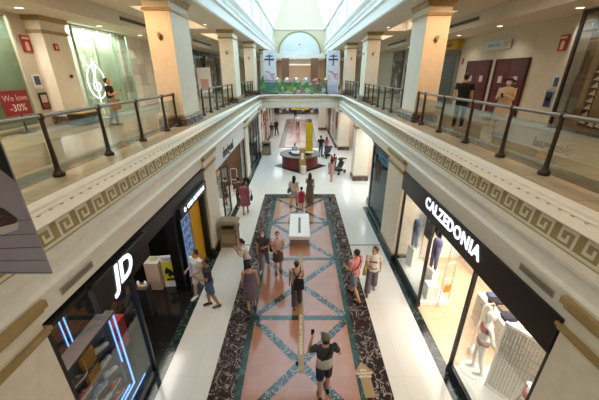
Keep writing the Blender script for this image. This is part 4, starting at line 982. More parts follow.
MB().tube([(-.64,0,3.4),(.64,0,3.4)], .02, 8).build('top_bar', greyfr, t)
# vents in the fascia
for s, y, lab in ((1, 3.62, 'right fascia by the white capitals'), (-1, 3.68, 'left fascia over the sneaker shop window')):
    t = T('wall_grille', f'slim grey air grille in the {lab}', 'air grille', (X(s,3.5), y, 3.68)); 
    q = MB(); q.box(*sorted((0,-s*.02)),-.33,.33,.045,.055); q.box(*sorted((0,-s*.02)),-.33,.33,-.055,-.045); q.box(*sorted((0,-s*.02)),-.34,-.33,-.055,.055); q.box(*sorted((0,-s*.02)),.33,.34,-.055,.055); q.build('frame', mat('grille_frame', '#b9b1a2', .5), t)
    q = MB()
    for k in range(4): q.box(*sorted((0,-s*.014)),-.33,.33,-.042+k*.023,-.028+k*.023)
    q.build('louvre', mat('grille_grey', '#8e8a82', .5), t)
# ================================================================== people
SKIN = mat('skin_light', '#c99a7d', .55, hex2='#c29274'); SKIN2 = mat('skin_tan', '#b08062', .55)
HAIR = {'dark': mat('hair_dark', '#1f1916', .6), 'brown': mat('hair_brown', '#4a3222', .6), 'fair': mat('hair_fair', '#8f6a44', .6)}
EYE = mat('eye_dark', '#1c1513', .3); LIP = mat('lip', '#8f4a45', .5)
CL = {}
def fab(h): 
    if h not in CL: CL[h] = mat('fabric_'+h[1:], h, .85, hex2=None, bump=.1, scale=20)
    return CL[h]

def remeshed(name, mb, m, parent, vox, ratio=.4):
    o = mb.build(name, m)
    md = o.modifiers.new('r', 'REMESH'); md.mode = 'VOXEL'; md.voxel_size = vox; md.use_smooth_shade = True
    sm = o.modifiers.new('s', 'SMOOTH'); sm.factor = .5; sm.iterations = 2
    dc = o.modifiers.new('d', 'DECIMATE'); dc.ratio = ratio
    dg = bpy.context.evaluated_depsgraph_get(); dg.update()
    me = bpy.data.meshes.new_from_object(o.evaluated_get(dg)); me.name = name
    old = o.data; bpy.data.objects.remove(o); bpy.data.meshes.remove(old)
    for p in me.polygons: p.use_smooth = True
    me.materials.clear(); me.materials.append(m)
    r = bpy.data.objects.new(name, me); COL.objects.link(r); r.parent = parent
    return r
XV, YV, ZV = Vector((1,0,0)), Vector((0,1,0)), Vector((0,0,1))

ARM = {  # (upper arm, forearm) directions; x is outward, y forward
 'down': ((.16,.0,-1), (.06,.22,-1)), 'swing': ((.14,.38,-1), (.02,.75,-1)), 'back': ((.16,-.35,-1), (.08,-.05,-1)),
 'phone': ((.14,.22,-1), (-.42,.95,.35)), 'raise': ((.42,.45,-.75), (-.30,.40,.85)), 'face': ((.10,.55,-.9), (-.38,.35,1.0)),
 'hold': ((.14,.05,-1), (-.25,1,-.12)), 'hip': ((.62,-.25,-.85), (-.72,.35,-.65)), 'elbow': ((.5,.1,-.9), (-.55,.75,-.05)), 'reach': ((.15,.5,-.9), (.1,1,-.3)),
}
def person(label, loc, yaw, h=1.7, fem=False, arms=('down','down'), step=0.0, lean=0.0, look=(0,0), skin=None, hair='dark', style='short',
           top='#888888', sleeve='short', bottom='pants', bot='#333333', hem=None, shoes='#222222', mask=False, extra=None, vox=.009, loose=0.0, grp=None, cat='person', name='person', plain=None, headk=1.0):
    """body in local space, facing +Y, feet on z=0; returns the root and the world points of both hands"""
    s = h/1.75; yaw_r = math.radians(yaw)
    root = T(name, label, cat, loc, yaw_r, grp)
    sk = plain or skin or SKIN
    pel = Vector((0,0,.92*s)); La = math.radians(lean)
    R = Matrix.Rotation(-La, 3, 'X')
    up = lambda v: pel + R @ (Vector(v)*s - pel)      # a point of the upper body, leaned about the pelvis
    # legs
    legs = []
    for sd in (-1, 1):
        th = math.radians(step)*sd; hip = Vector((.088*sd*s, 0, .92*s))
        d1 = Vector((.02*sd, math.sin(th), -math.cos(th))); kb = math.radians(6+ (abs(step)*.9 if sd*step < 0 else 0))
        d2 = Vector((.01*sd, math.sin(th-kb), -math.cos(th-kb)))
        kn = hip + d1*.43*s; an = kn + d2*.41*s; legs.append([hip, kn, an])
    low = min(l[2].z for l in legs); dz = .075*s-low
    for l in legs:
        for p in l: p.z += dz
    pel.z += dz
    # arms
    sw = (.172 if fem else .19)
    hands = []; armp = []
    for i, sd in enumerate((-1, 1)):
        u, f = ARM[arms[i]]; u = Vector((u[0]*sd, u[1], u[2])).normalized(); f = Vector((f[0]*sd, f[1], f[2])).normalized()
        sh = up((sw*sd, 0, 1.425)); Ra = Matrix.Rotation(-La*.35, 3, 'X')
        el = sh + (Ra @ u)*.30*s; wr = el + (Ra @ f)*.255*s; armp.append([sh, el, wr, (Ra @ f)])
    B = MB()
    def tor(levels, g=0.0, n=18):
        rings = []
        for z, rx, ry, oy in levels:
            c = up((0, oy, z)) if z > .95 else Vector((0, oy*s, z*s+dz)); ay = (R @ YV) if z > .95 else YV
            rings.append(ellipse(c, XV, ay, (rx+g)*s, (ry+g)*s, n))
        return rings
    TOR = [(.84,.10,.085,-.005),(.90,.165 if fem else .155,.115,-.01),(.98,.165 if fem else .155,.112,-.005),(1.08,.132 if fem else .148,.095,.0),(1.20,.142 if fem else .16,.105,.005),
           (1.32,.155 if fem else .178,.112 if fem else .115,.008),(1.41,.16 if fem else .18,.09,.0),(1.455,.10,.07,-.005),(1.48,.06,.055,-.005)]
    B.loft(tor(TOR))
    for hip, kn, an in legs:
        d = (kn-hip); B.tube([hip+Vector((0,0,.03)), hip+d*.4, kn, kn+(an-kn)*.35, an], [.092*s,.08*s,.056*s,.057*s,.036*s], 12)
        B.loft([ellipse((an.x, an.y+y*s, an.z-.075*s+hh*s), XV, ZV, w*s, hh*s, 10) for y, w, hh in ((-.06,.028,.03),(-.02,.036,.045),(.05,.04,.035),(.12,.043,.024),(.175,.03,.014))])
    fingers = vox < .02
    for i, (sh, el, wr, f) in enumerate(armp):
        sd = (-1, 1)[i]
        B.tube([sh, sh+(el-sh)*.45, el, el+(wr-el)*.4, wr], [.056*s,.05*s,.040*s,.038*s,.026*s], 10)
        lat = (f.cross(Vector((-sd,0,0)) if abs(f.x) < .8 else ZV)).normalized()
        pn = lat.cross(f).normalized()
        if pn.x*sd > 0: pn = -pn                     # palm towards the body
        pal = [wr - f*.01*s, wr+f*.04*s, wr+f*.085*s]
        B.loft([ellipse(p, lat, pn, w*s, t*s, 10) for p, w, t in zip(pal, (.026,.040,.041), (.02,.016,.013))])
        for k, (o_, ln) in enumerate(((-.030,.062),(-.010,.074),(.011,.070),(.031,.054))):
            b0 = pal[2] + lat*o_*s - f*.012*s; b1 = b0 + (f*.9+pn*.25).normalized()*(ln*.5+.012)*s; b2 = b1 + (f*.55+pn*.8).normalized()*ln*.5*s
            B.tube([b0, b1, b2], [.0095*s,.009*s,.0075*s], 6)
        ts = -1
        t0 = pal[0] + f*.03*s + lat*ts*.03*s; B.tube([t0, t0+(f*.6+lat*ts*.7+pn*.3).normalized()*.04*s, t0+(f*.9+lat*ts*.45+pn*.5).normalized()*.075*s], [.013*s,.011*s,.008*s], 6)
        hands.append(wr + f*.09*s)
    # head
    ng = up((0,-.005,1.46)); hc = up((0,.012,1.625)) 
    Rh = R.to_4x4() @ Matrix.Rotation(math.radians(look[0]), 4, 'Z') @ Matrix.Rotation(math.radians(-look[1]), 4, 'X')
    MH = Matrix.Translation(hc) @ Rh; kk = s*headk
    hp = lambda x, y, z: MH @ Vector((x*kk, y*kk, z*kk))
    B.tube([ng, ng+(hc-ng)*.5, hp(0,-.02,-.06)], [.058*s,.052*s,.05*s], 12)
    hr = [(-.115,.028,.03,.045),(-.095,.048,.052,.03),(-.06,.062,.078,.012),(-.02,.070,.090,.004),(.03,.075,.097,-.002),(.07,.068,.088,-.008),(.10,.045,.06,-.012),(.115,.012,.015,-.014)]
    B.loft([[hp(rx*math.cos(2*PI*i/18), oy+ry*math.sin(2*PI*i/18), z) for i in range(18)] for z, rx, ry, oy in hr])
    B.loft([[hp(x*w, y, z) for x in (-1,1) ]+[hp(w*.3, y+pz, z), hp(-w*.3, y+pz, z)] for z, w, y, pz in ((.02,.008,.085,.008),(-.02,.014,.08,.026),(-.036,.015,.076,.02))])
    for sd in (-1, 1): B.ball(hp(.075*sd,-.005,-.005), (.012*kk,.022*kk,.032*kk), 8)
    remeshed('body', B, sk, root, vox)
    for sd in (-1, 1):
        if plain: break
        MB().ball(hp(.031*sd,.087,.012), (.012*kk,.008*kk,.008*kk), 8).build('eye', EYE, root, True)
    if not mask and not plain: MB().ball(hp(0,.083,-.062), (.024*kk,.008*kk,.007*kk), 8).build('mouth', LIP, root, True)
    if mask:
        q = MB(); q.loft([[hp(w*math.cos(PI*i/10)*1.0, y0+d_*math.sin(PI*i/10), z) for i in range(11)]+[hp(w*.9*math.cos(PI*i/10), y0-.012+d_*.85*math.sin(PI*i/10), z) for i in range(10,-1,-1)] for z, w, y0, d_ in ((-.02,.068,.02,.092),(-.05,.067,.018,.092),(-.085,.057,.02,.072),(-.105,.042,.025,.05))])
        q.build('face_mask', mat('mask_white' if mask is True else 'mask_'+mask[1:], '#e8ecee' if mask is True else mask, .7), root, True)
    # hair
    if style and style != 'none':
        q = MB(); hm = HAIR.get(hair) or fab(hair)
        q.ball(hp(0,-.024,.042), (.088*kk,.096*kk,.094*kk), 14); q.ball(hp(0,-.048,-.0), (.078*kk,.062*kk,.085*kk), 12)
        if style == 'long':
            q.loft([ellipse(hp(0,-.07-.01*i,-.02-.065*i), Rh.to_3x3() @ XV, Rh.to_3x3() @ YV, w*kk, .036*kk, 12) for i, w in enumerate((.08,.085,.083,.078,.06))])
            for sd in (-1,1): q.tube([hp(.07*sd,-.02,.02), hp(.08*sd,-.02,-.08), hp(.072*sd,.0,-.19)], [.03*kk,.032*kk,.018*kk], 8)
        if style == 'bun': q.ball(hp(0,-.12,.075), .045*kk, 10)
        if style == 'tail': q.tube([hp(0,-.11,.05), hp(0,-.16,.0), hp(0,-.14,-.12), hp(0,-.12,-.2)], [.03*kk,.035*kk,.03*kk,.012*kk], 8)
        remeshed('hair', q, hm, root, max(vox, .009))
    if style == 'none' and not plain: pass
    # clothes
    g = .016+loose
    if top:
        q = MB(); zt = .90 if bottom in ('dress',) else .94
        lv = [(z, rx, ry, oy) for z, rx, ry, oy in TOR if z >= zt]
        if bottom == 'dress':
            hz = hem or .5
            lv = [(hz,.21+loose,.19+loose,0),(hz+ (.9-hz)*.5,.20+loose*.6,.165+loose*.5,0),(.92,.172,.122,-.008)] + [l for l in lv if l[0] > .95]
        else: lv = [(.90,.168,.122,-.008)]+lv
        lv = lv[:-1]+[(1.47,.07,.064,-.005)]
        if sleeve == 'strap': lv = [l for l in lv if l[0] < 1.36]+[(1.40,.12,.088,.0)]
        q.loft(tor(lv, g))
        if sleeve in ('short','long','half'):
            for sh, el, wr, f in armp:
                if sleeve == 'long': q.tube([sh+Vector((0,0,.01)), sh+(el-sh)*.5, el, wr-(wr-el)*.06], [.078*s,.066*s,.056*s,.042*s], 10)
                elif sleeve == 'half': q.tube([sh+Vector((0,0,.01)), sh+(el-sh)*.5, el, el+(wr-el)*.2], [.078*s,.07*s,.062*s,.06*s], 10)
                else: q.tube([sh+Vector((0,0,.01)), sh+(el-sh)*.35, sh+(el-sh)*.62], [.078*s,.072*s,.068*s], 10)
        if sleeve == 'strap':
            for sd in (-1,1): q.tube([up((.1*sd,.085,1.36)), up((.1*sd,.03,1.47)), up((.1*sd,-.06,1.43)), up((.1*sd,-.09,1.34))], .018*s, 6)
        nm = 'dress' if bottom == 'dress' else 'top'
        remeshed(nm, q, fab(top), root, max(vox, .010))
    if bottom in ('pants','shorts','wide','jeans'):
        q = MB(); q.loft(tor([(.83,.12,.10,-.005),(.90,.168,.12,-.008),(.98,.168,.118,-.005),(1.03,.155,.11,0)], .010))
        for hip, kn, an in legs:
            d = an-kn
            if bottom == 'shorts': q.tube([hip+Vector((0,0,.02)), hip+(kn-hip)*.5, hip+(kn-hip)*.88], [.102*s,.1*s,.094*s], 12)
            elif bottom == 'wide': q.tube([hip+Vector((0,0,.02)), hip+(kn-hip)*.5, kn, kn+d*.5, kn+d*.98], [.102*s,.098*s,.095*s,.1*s,.105*s], 12)
            else: q.tube([hip+Vector((0,0,.02)), hip+(kn-hip)*.5, kn, kn+d*.4, kn+d*.95], [.1*s,.09*s,.07*s,.066*s,.055*s], 12)
        remeshed('shorts' if bottom == 'shorts' else 'trousers', q, fab(bot), root, max(vox, .010))
    if bottom == 'skirt':
        hz = hem or .55; q = MB(); q.loft(tor([(hz,.2+loose,.18+loose,0),(.75,.19,.15,0),(.92,.172,.124,-.005),(1.05,.14,.105,0)], .012)); remeshed('skirt', q, fab(bot), root, max(vox,.012))
    if shoes:
        for hip, kn, an in legs:
            q = MB(); q.loft([ellipse((an.x, an.y+y*s, hh*s+.001), XV, ZV, w*s, hh*s, 10) for y, w, hh in ((-.075,.032,.035),(-.03,.042,.05),(.05,.046,.042),(.13,.05,.03),(.195,.034,.02))]); q.build('shoe', fab(shoes), root, True)
    if extra: extra(root, up, hp, s, armp, legs)
    Mw = Matrix.Translation(Vector(loc)) @ Matrix.Rotation(yaw_r, 4, 'Z')
    return root, [Mw @ p for p in hands], lambda p: Mw @ up(p)
def phone(label, p, yaw, tilt=.6):
    o = MB().rbox(-.036,.036,-.006,.006,-.075,.075,.004,1).build('smartphone', mat('phone_dark', '#1a1d24', .2)); o.location = p; o.rotation_euler = (-tilt, 0, math.radians(yaw)); tag(o, label, 'phone')
    return o
def handbag(label, p, yaw, col, w=.28, h=.22, d=.12, strap=None):
    t = T('handbag', label, 'bag', p, math.radians(yaw)); m = fab(col)
    MB().loft([[(-w/2*a,-d/2*b,z),(w/2*a,-d/2*b,z),(w/2*a,d/2*b,z),(-w/2*a,d/2*b,z)] for z, a, b in ((-h/2,.9,.8),(-h/2+.02,1,1),(h/2-.03,.92,.8),(h/2,.85,.4))]).build('body', m, t)
    sh = strap or .2
    MB().tube([(-w*.36,0,h/2-.02),(-w*.28,0,h/2+sh*.7),(0,0,h/2+sh),(w*.28,0,h/2+sh*.7),(w*.36,0,h/2-.02)], .010, 6).build('strap', m, t)
    return t
def cross_strap(col):
    def f(root, up, hp, s, armp, legs):
        pts = [up((.13,-.02,1.475)), up((.06,-.128,1.38)), up((-.06,-.132,1.2)), up((-.165,-.02,1.06)), up((-.05,.128,1.15)), up((.08,.135,1.35)), up((.13,-.02,1.475))]
        MB().tube(pts, .016*s, 6).build('shoulder_strap', fab(col), root, True)
    return f
def cap_fn(col, brim=True, hat=False):
    def f(root, up, hp, s, armp, legs):
        q = MB(); q.loft([[hp(r*math.cos(2*PI*i/18), -.012+r*1.14*math.sin(2*PI*i/18), z) for i in range(18)] for z, r in ((.035,.092),(.07,.092),(.11,.075),(.14,.035),(.142,.01))]); c = q.build('cap', fab(col), root, True)
        if hat: MB().loft([[hp(r*math.cos(2*PI*i/20), -.012+r*1.1*math.sin(2*PI*i/20), z) for i in range(20)] for z, r in ((.022,.175),(.03,.175),(.045,.09))]).build('brim', fab(col), c, True)
        elif brim: MB().loft([[hp(.07,.07,.04),hp(-.07,.07,.04),hp(-.07,.07,.048),hp(.07,.07,.048)],[hp(.045,.17,.028),hp(-.045,.17,.028),hp(-.045,.17,.034),hp(.045,.17,.034)]]).build('brim', fab(col), c)
    return f
def both(*fs):
    def f(*a):
        for g in fs: g(*a)
    return f
def xstraps(col):
    def f(root, up, hp, s, armp, legs):
        for sd in (-1,1):
            MB().tube([up((.115*sd,.11,1.2)), up((.125*sd,.10,1.40)), up((.115*sd,-.01,1.485)), up((.10*sd,-.115,1.40)), up((-.02*sd,-.15,1.16))], .018*s, 6).build('strap', fab(col), root, True)
    return f
def lower_panel(col):
    def f(root, up, hp, s, armp, legs):
        q = MB(); q.loft([ellipse(up((0,0,z)), XV, YV, rx*s, ry*s, 20) for z, rx, ry in ((.915,.192,.146),(1.0,.182,.138),(1.10,.178,.126),(1.16,.184,.130))]); q.build('light_hem_panel', fab(col), root, True)
    return f

# 1 the man with the cap taking a photograph, back to us
_, hd, _ = person('man in a grey cap and two-tone shirt photographing the hall, back to the camera', (.52,4.42,0), 8, 1.70, arms=('raise','elbow'), look=(10,0), style='short', hair='dark', top='#3d3b3e', sleeve='short', bottom='shorts', bot='#2a3048', shoes='#1d1b1c', step=5,
      extra=both(cap_fn('#6d6a66'), cross_strap('#1a1a1c'), lower_panel('#c9c1bb')), vox=.007)
phone('dark smartphone held up by the man in the grey cap', hd[0]+Vector((.0,.03,.05)), 8, 0)
# 2 woman in the middle with black crossed straps
_, hd, W = person('woman with black crossed straps over a pale T-shirt in the middle of the pink floor', (-.08,7.15,0), 8, 1.57, True, arms=('down','hold'), look=(-8,6), hair='brown', style='bun', top='#c9aaa0', bottom='wide', bot='#4d4a50', shoes='#3a3032', step=8, extra=xstraps('#17161a'), vox=.008)
handbag('black bag slung on the back of the woman with crossed straps', W((.03,-.235,1.02)), 8, '#17161a', .30, .34, .12, .12)
# 3 woman in the sleeveless dress, at the left border
person('woman in a grey-violet sleeveless dress on the dark border, back to the camera', (-1.42,6.98,0), 12, 1.66, True, arms=('down','down'), hair='dark', style='bun', top='#6f6072', sleeve='strap', bottom='dress', hem=.46, shoes='#5a463e', step=5, vox=.008)
# 4 woman in white bending over her phone
_, hd, _ = person('woman in a white top and black trousers looking down, dark ponytail', (-1.76,8.4,0), 115, 1.62, True, arms=('face','face'), lean=14, look=(0,-28), hair='dark', style='tail', top='#dcd3ca', sleeve='half', bottom='pants', bot='#1b1a1e', shoes='#1a1819', step=4, vox=.008)
phone('dark phone in the hands of the woman in the white top', (hd[0]+hd[1])/2, 115, .5)
# 5 two masked women reading their phones
_, hd, _ = person('masked woman with long dark hair in mauve trousers looking at a phone', (-1.24,8.85,0), 172, 1.62, True, arms=('phone','down'), look=(0,-16), hair='dark', style='long', top='#4a4650', sleeve='short', bottom='pants', bot='#8f6c76', shoes='#d9d4cf', step=12, mask=True, vox=.008)
phone('phone held by the masked woman in mauve trousers', hd[0]+Vector((0,-.01,.03)), 172, .7)
_, hd, _ = person('masked woman in a pale pink top and brown skirt reading a phone', (-.74,8.75,0), 195, 1.62, True, arms=('phone','hold'), look=(0,-18), hair='dark', style='bun', top='#d6b3ab', sleeve='short', bottom='skirt', bot='#5a4038', hem=.56, shoes='#6d5348', step=3, mask=True, vox=.008)
phone('phone held by the masked woman in the brown skirt', hd[0]+Vector((0,-.01,.03)), 195, .7)
handbag('small black bag at the hip of the masked woman in the brown skirt', (-.98,8.78,.98), 100, '#1c1a1d', .22, .2, .1, .3)
# 6, 7 couple at the right
person('man in a pink T-shirt and grey shorts walking on the right border', (1.68,7.48,0), 38, 1.74, arms=('hold','down'), hair='dark', top='#d98d8a', bottom='shorts', bot='#76798a', shoes='#1e1c1e', step=14, extra=cross_strap('#232126'), look=(12,0), vox=.008)
_, hd, _ = person('woman in a white T-shirt and wide grey trousers with a straw bag on the right', (2.27,7.7,0), 165, 1.70, True, arms=('back','phone'), hair='brown', style='tail', top='#e3d9d1', bottom='wide', bot='#6d6772', shoes='#8a6a58', step=12, look=(-35,0), vox=.008,
       extra=lambda root, up, hp, s, armp, legs: MB().box(-.12,.12,.136*s,.142*s,up((0,0,1.27)).z-.02,up((0,0,1.27)).z+.02).build('chest_print', fab('#4b4a55'), root))
handbag('yellowish straw bag at the side of the woman in the white T-shirt', (2.0,7.6,.93), 70, '#a8935c', .26, .24, .11, .35)
# 8 two men at the sneaker shop
person('man in a white T-shirt and pale shorts by the sneaker shop entrance', (-3.08,7.5,0), 150, 1.72, arms=('hold','hold'), hair='dark', top='#e4ddd6', bottom='shorts', bot='#d5cdc6', shoes='#e6e1dc', step=12, look=(-20,-8), vox=.008)
person('man in a dark T-shirt and blue shorts walking past the sneaker shop', (-2.64,7.08,0), 112, 1.72, arms=('phone','down'), hair='dark', top='#33343d', bottom='shorts', bot='#4d6485', shoes='#3a2d28', step=7, look=(0,-14), vox=.008, skin=SKIN2)
# 9 by the white-fascia shop
person('woman in a rose pink dress walking away by the left kerb', (-2.68,13.6,0), 8, 1.66, True, arms=('down','back'), hair='dark', style='short', top='#a05a6c', sleeve='half', bottom='dress', hem=.48, loose=.02, shoes='#40302e', step=9, vox=.01)
handbag('black bag at the right side of the woman in the rose pink dress', (-2.36,13.62,.82), 90, '#1d1b1d', .26, .26, .1, .3)
person('person in a brown top walking just beyond the woman in rose pink', (-3.1,14.3,0), 12, 1.66, arms=('down','down'), hair='dark', top='#6d5140', sleeve='half', bottom='pants', bot='#4d4038', shoes='#2a2422', step=9, vox=.011)
person('woman in an olive dress standing inside the white-fascia shop window', (-3.95,14.55,0), 30, 1.64, True, arms=('down','hold'), hair='brown', style='short', top='#6b5a44', sleeve='long', bottom='dress', hem=.5, loose=.02, shoes='#40342c', step=4, vox=.011)
# 10 mother and friends
_, hd, _ = person('woman in a white blouse with a teal bag walking away in mid hall', (-.28,14.5,0), -20, 1.66, True, arms=('down','down'), hair='dark', style='long', top='#d9cfcb', sleeve='short', bottom='skirt', bot='#bda6a2', hem=.6, shoes='#7a5a52', step=14, vox=.01)
handbag('teal bag on the arm of the woman in the white blouse', (-.55,14.45,.88), 80, '#2f6a70', .28, .24, .12, .25)
person('girl in a raspberry dress walking between the two women in mid hall', (.1,13.95,0), 5, 1.25, True, arms=('down','down'), hair='dark', style='short', top='#a8324f', sleeve='strap', bottom='dress', hem=.62, shoes='#cfa596', step=10, vox=.01, headk=1.15)
_, hd, _ = person('woman in a long olive dress with long hair in mid hall', (.55,14.95,0), -8, 1.66, True, arms=('phone','down'), hair='dark', style='long', top='#6d6a5a', sleeve='strap', bottom='dress', hem=.10, loose=.01, shoes='#4a3c34', step=4, vox=.01)
# 11 girl and toddler with the pushchair
person('girl in a beige dress walking near the pushchair', (2.05,18.5,0), 15, 1.5, True, arms=('down','down'), hair='dark', style='long', top='#b58f80', sleeve='half', bottom='dress', hem=.55, shoes='#6a4a42', step=12, vox=.011, headk=1.08)
person('child in a red top beside the pushchair', (2.45,20.5,0), -10, 1.25, True, arms=('hold','down'), hair='dark', style='short', top='#b03238', bottom='pants', bot='#3d3c4a', shoes='#222222', step=6, vox=.012, headk=1.15)
# 12 pair beyond the kiosk
person('man in a black T-shirt and jeans beyond the kiosk on the right', (1.75,24.4,0), 5, 1.78, arms=('down','down'), hair='dark', top='#1a1a1e', bottom='jeans', bot='#4b5f7e', shoes='#1f1d1e', step=7, vox=.011)
person('woman in a pink top beside the man in the black T-shirt', (2.25,24.75,0), 5, 1.6, True, arms=('down','reach'), hair='brown', style='long', top='#c9787e', bottom='pants', bot='#4a4450', shoes='#2a2424', step=6, vox=.012)
# 13 kiosk attendant
person('attendant in a pale blue top standing inside the round kiosk', (-.35,22.3,0), 170, 1.62, True, arms=('hold','hold'), hair='fair', style='short', top='#9fb7cf', bottom='pants', bot='#3a4150', shoes='#222222', vox=.012)
# 14 far walkers
person('person in dark clothes walking far off at the left of the stone carpet', (-2.55,33.6,0), 160, 1.75, arms=('swing','back'), hair='dark', top='#22222a', sleeve='long', bottom='pants', bot='#26262e', shoes='#1a1a1a', step=12, vox=.013)
person('person in a dark top and pale trousers far off beside the left shops', (-2.95,32.2,0), 185, 1.6, True, arms=('down','hold'), hair='dark', style='long', top='#2c2d3a', bottom='pants', bot='#8a8f9c', shoes='#222222', step=10, vox=.013)
person('person in a white shirt walking far off on the stone carpet', (-.2,37.6,0), 178, 1.75, arms=('elbow','elbow'), hair='dark', top='#e6e6e8', sleeve='half', bottom='pants', bot='#5b5660', shoes='#2a2424', step=13, vox=.013)
person('person in black far off by the dark doorway under the bridge', (-.6,45.5,0), 175, 1.72, arms=('down','down'), hair='dark', top='#1d1c20', sleeve='long', bottom='pants', bot='#1d1c20', shoes='#111111', step=8, vox=.014)
# 15 upper galleries
_, hd, _ = person('man in black on the neon-clef gallery looking at his phone by the neon clef sign', (-6.75,11.3,UF), -78, 1.62, arms=('phone','phone'), hair='dark', top='#1b1a1c', bottom='jeans', bot='#7d8894', shoes='#4a3f38', step=10, look=(0,-22), vox=.009)
phone('dark phone in the hands of the man in black on the neon-clef gallery', (hd[0]+hd[1])/2+Vector((0,0,.02)), -78, .8)
t = T('paper_bag', 'brown paper bag hanging from the arm of the man in black on the neon-clef gallery', 'bag', (-6.42,10.98,UF+.74), math.radians(-78))
MB().loft([[(-.2*a,-.09,z),(.2*a,-.09,z),(.2*a,.09,z),(-.2*a,.09,z)] for z, a in ((-.15,1),(.17,1.0))]).build('body', mat('kraft', '#9a6a40', .8), t)
for y in (-.06,.06): MB().tube([(-.09,y,.16),(-.07,y,.26),(.07,y,.26),(.09,y,.16)], .008, 6).build('handle', mat('kraft_handle', '#c9a77a', .7), t)
person('man in a black T-shirt and black shorts walking away on the maroon-door gallery', (5.32,10.3,UF), -30, 1.78, arms=('back','down'), hair='dark', top='#141315', bottom='pants', bot='#17171c', shoes='#e6e2dc', step=14, vox=.009)
_, hd, _ = person('woman in a beige robe and wide brown hat reading a phone on the maroon-door gallery', (6.1,9.35,UF), 130, 1.66, True, arms=('phone','phone'), hair='dark', style='short', top='#d2b594', sleeve='long', bottom='dress', hem=.12, loose=.03, shoes='#c9c0b6', look=(0,-22), mask=True, extra=cap_fn('#4a3524', True, True), vox=.009)
phone('phone in the hands of the woman in the beige robe', (hd[0]+hd[1])/2, 130, .6)
# shop mannequins
MW = mat('mannequin_white', '#f2efe9', .3)
def bikini(root, up, hp, s, armp, legs):
    q = MB(); q.loft([ellipse(up((0,.008,z)), XV, YV, rx, ry, 18) for z, rx, ry in ((1.25,.168,.128),(1.32,.172,.135),(1.37,.162,.118))]); q.build('bikini_top', fab('#b3282e'), root, True)
    q = MB(); q.loft([ellipse((0,-.005,z), XV, YV, rx, ry, 18) for z, rx, ry in ((.86,.165,.122),(.93,.182,.132),(.96,.182,.13))]); q.build('bikini_bottom', fab('#b3282e'), root, True)
    MB().cyl(0,.04,-.0,.012,.26,None,28).build('base', whitepl, root)
person('white mannequin in a red bikini, hand on hip, beside the folded clothes cabinet', (4.05,4.86,.131), 70, 1.74, True, arms=('hip','back'), style='bun', hair='#f2efe9', top=None, bottom=None, shoes=None, plain=MW, extra=bikini, cat='mannequin', name='mannequin', vox=.008, step=4)
person('white mannequin in a red bikini half hidden behind the slatted screen', (3.98,3.38,.131), 80, 1.70, True, arms=('hip','down'), style='bun', hair='#f2efe9', top=None, bottom=None, shoes=None, plain=MW, extra=bikini, cat='mannequin', name='mannequin', vox=.009, step=3)
# ================================================================== lamps, sky, camera
def area(name, loc, size, power, color, rot=(0,0,0), sy=None, spread=None):
    l = bpy.data.lights.new(name, 'AREA'); l.energy = power; l.color = color; l.shape = 'RECTANGLE'; l.size = size; l.size_y = sy or size
    if spread: l.spread = spread
    o = bpy.data.objects.new(name, l); COL.objects.link(o); o.location = loc; o.rotation_euler = rot
    return o
def spot(name, loc, power, color, angle=1.4, blend=.8, rot=(0,0,0), r=.06):
    l = bpy.data.lights.new(name, 'SPOT'); l.energy = power; l.color = color; l.spot_size = angle; l.spot_blend = blend; l.shadow_soft_size = r
    o = bpy.data.objects.new(name, l); COL.objects.link(o); o.location = loc; o.rotation_euler = rot
    return o
WARM = (1.0,.80,.58); NEUT = (1.0,.93,.84); COOL = (.92,.97,1.0)
# recessed downlights of the gallery ceilings: a real fitting and its lamp
k = 0
for s in (-1, 1):
    for y in (6.5, 10.2, 14, 17.4, 21, 25):
        x = s*8.15
        t = T('ceiling_light', f'round recessed downlight in the low {GN[s]} gallery ceiling, {["first","second","third","fourth","fifth","sixth"][[6.5,10.2,14,17.4,21,25].index(y)]} from the camera', 'ceiling light', (x, y, 8.22), 0, 'gallery downlights')
        MB().lathe([(.14,0),(.14,-.012),(.10,-.012),(.10,0)], n=20).build('trim_ring', whitepl, t); MB().cyl(0,0,-.006,-.002,.10,None,20).build('lamp_face', warmlamp, t)
        spot('downlight_lamp', (x, y, 8.19), 60 if s > 0 else 95, NEUT, 2.2, .6)
# coffer lamps, hidden in the recesses between the pillars
for s in (-1, 1):
    P_ = RP if s > 0 else LP
    yy = [-3] + sum([[a-.4, a+2.0] for a, _ in P_], []) + [62]
    for i in range(0, 6, 2):
        a, c = yy[i], yy[i+1]; a = max(a, 1.0); 
        area('coffer_lamp', (s*5.75, (a+c)/2, 9.1), 1.0, 26*(c-a)/6, WARM, (PI,0,0), c-a-.3)
        area('coffer_lamp', (s*5.75, (a+c)/2, 9.17), 1.1, 60*(c-a)/6, WARM, (0,0,0), c-a-.3)
# small amber downlights in the soffit in front of each pillar
for s in (-1, 1):
    for i, (a, c) in enumerate((RP if s > 0 else LP)[:3]):
        x = s*4.86
        t = T('ceiling_light', f'small amber downlight in the soffit before the {ORD[i]} pillar of the {GN[s]} gallery', 'ceiling light', (x, a-2.0, 8.75), 0, 'pillar downlights')
        MB().lathe([(.10,0),(.10,-.012),(.07,-.012),(.07,0)], n=18).build('trim_ring', whitepl, t); MB().cyl(0,0,-.006,-.002,.07,None,18).build('lamp_face', warmlamp, t)
        spot('pillar_lamp', (x, a-2.0, 8.72), 300 if i == 0 else 45, (1,.53,.24), 1.7, .7, (math.radians(40),0,0), .04)
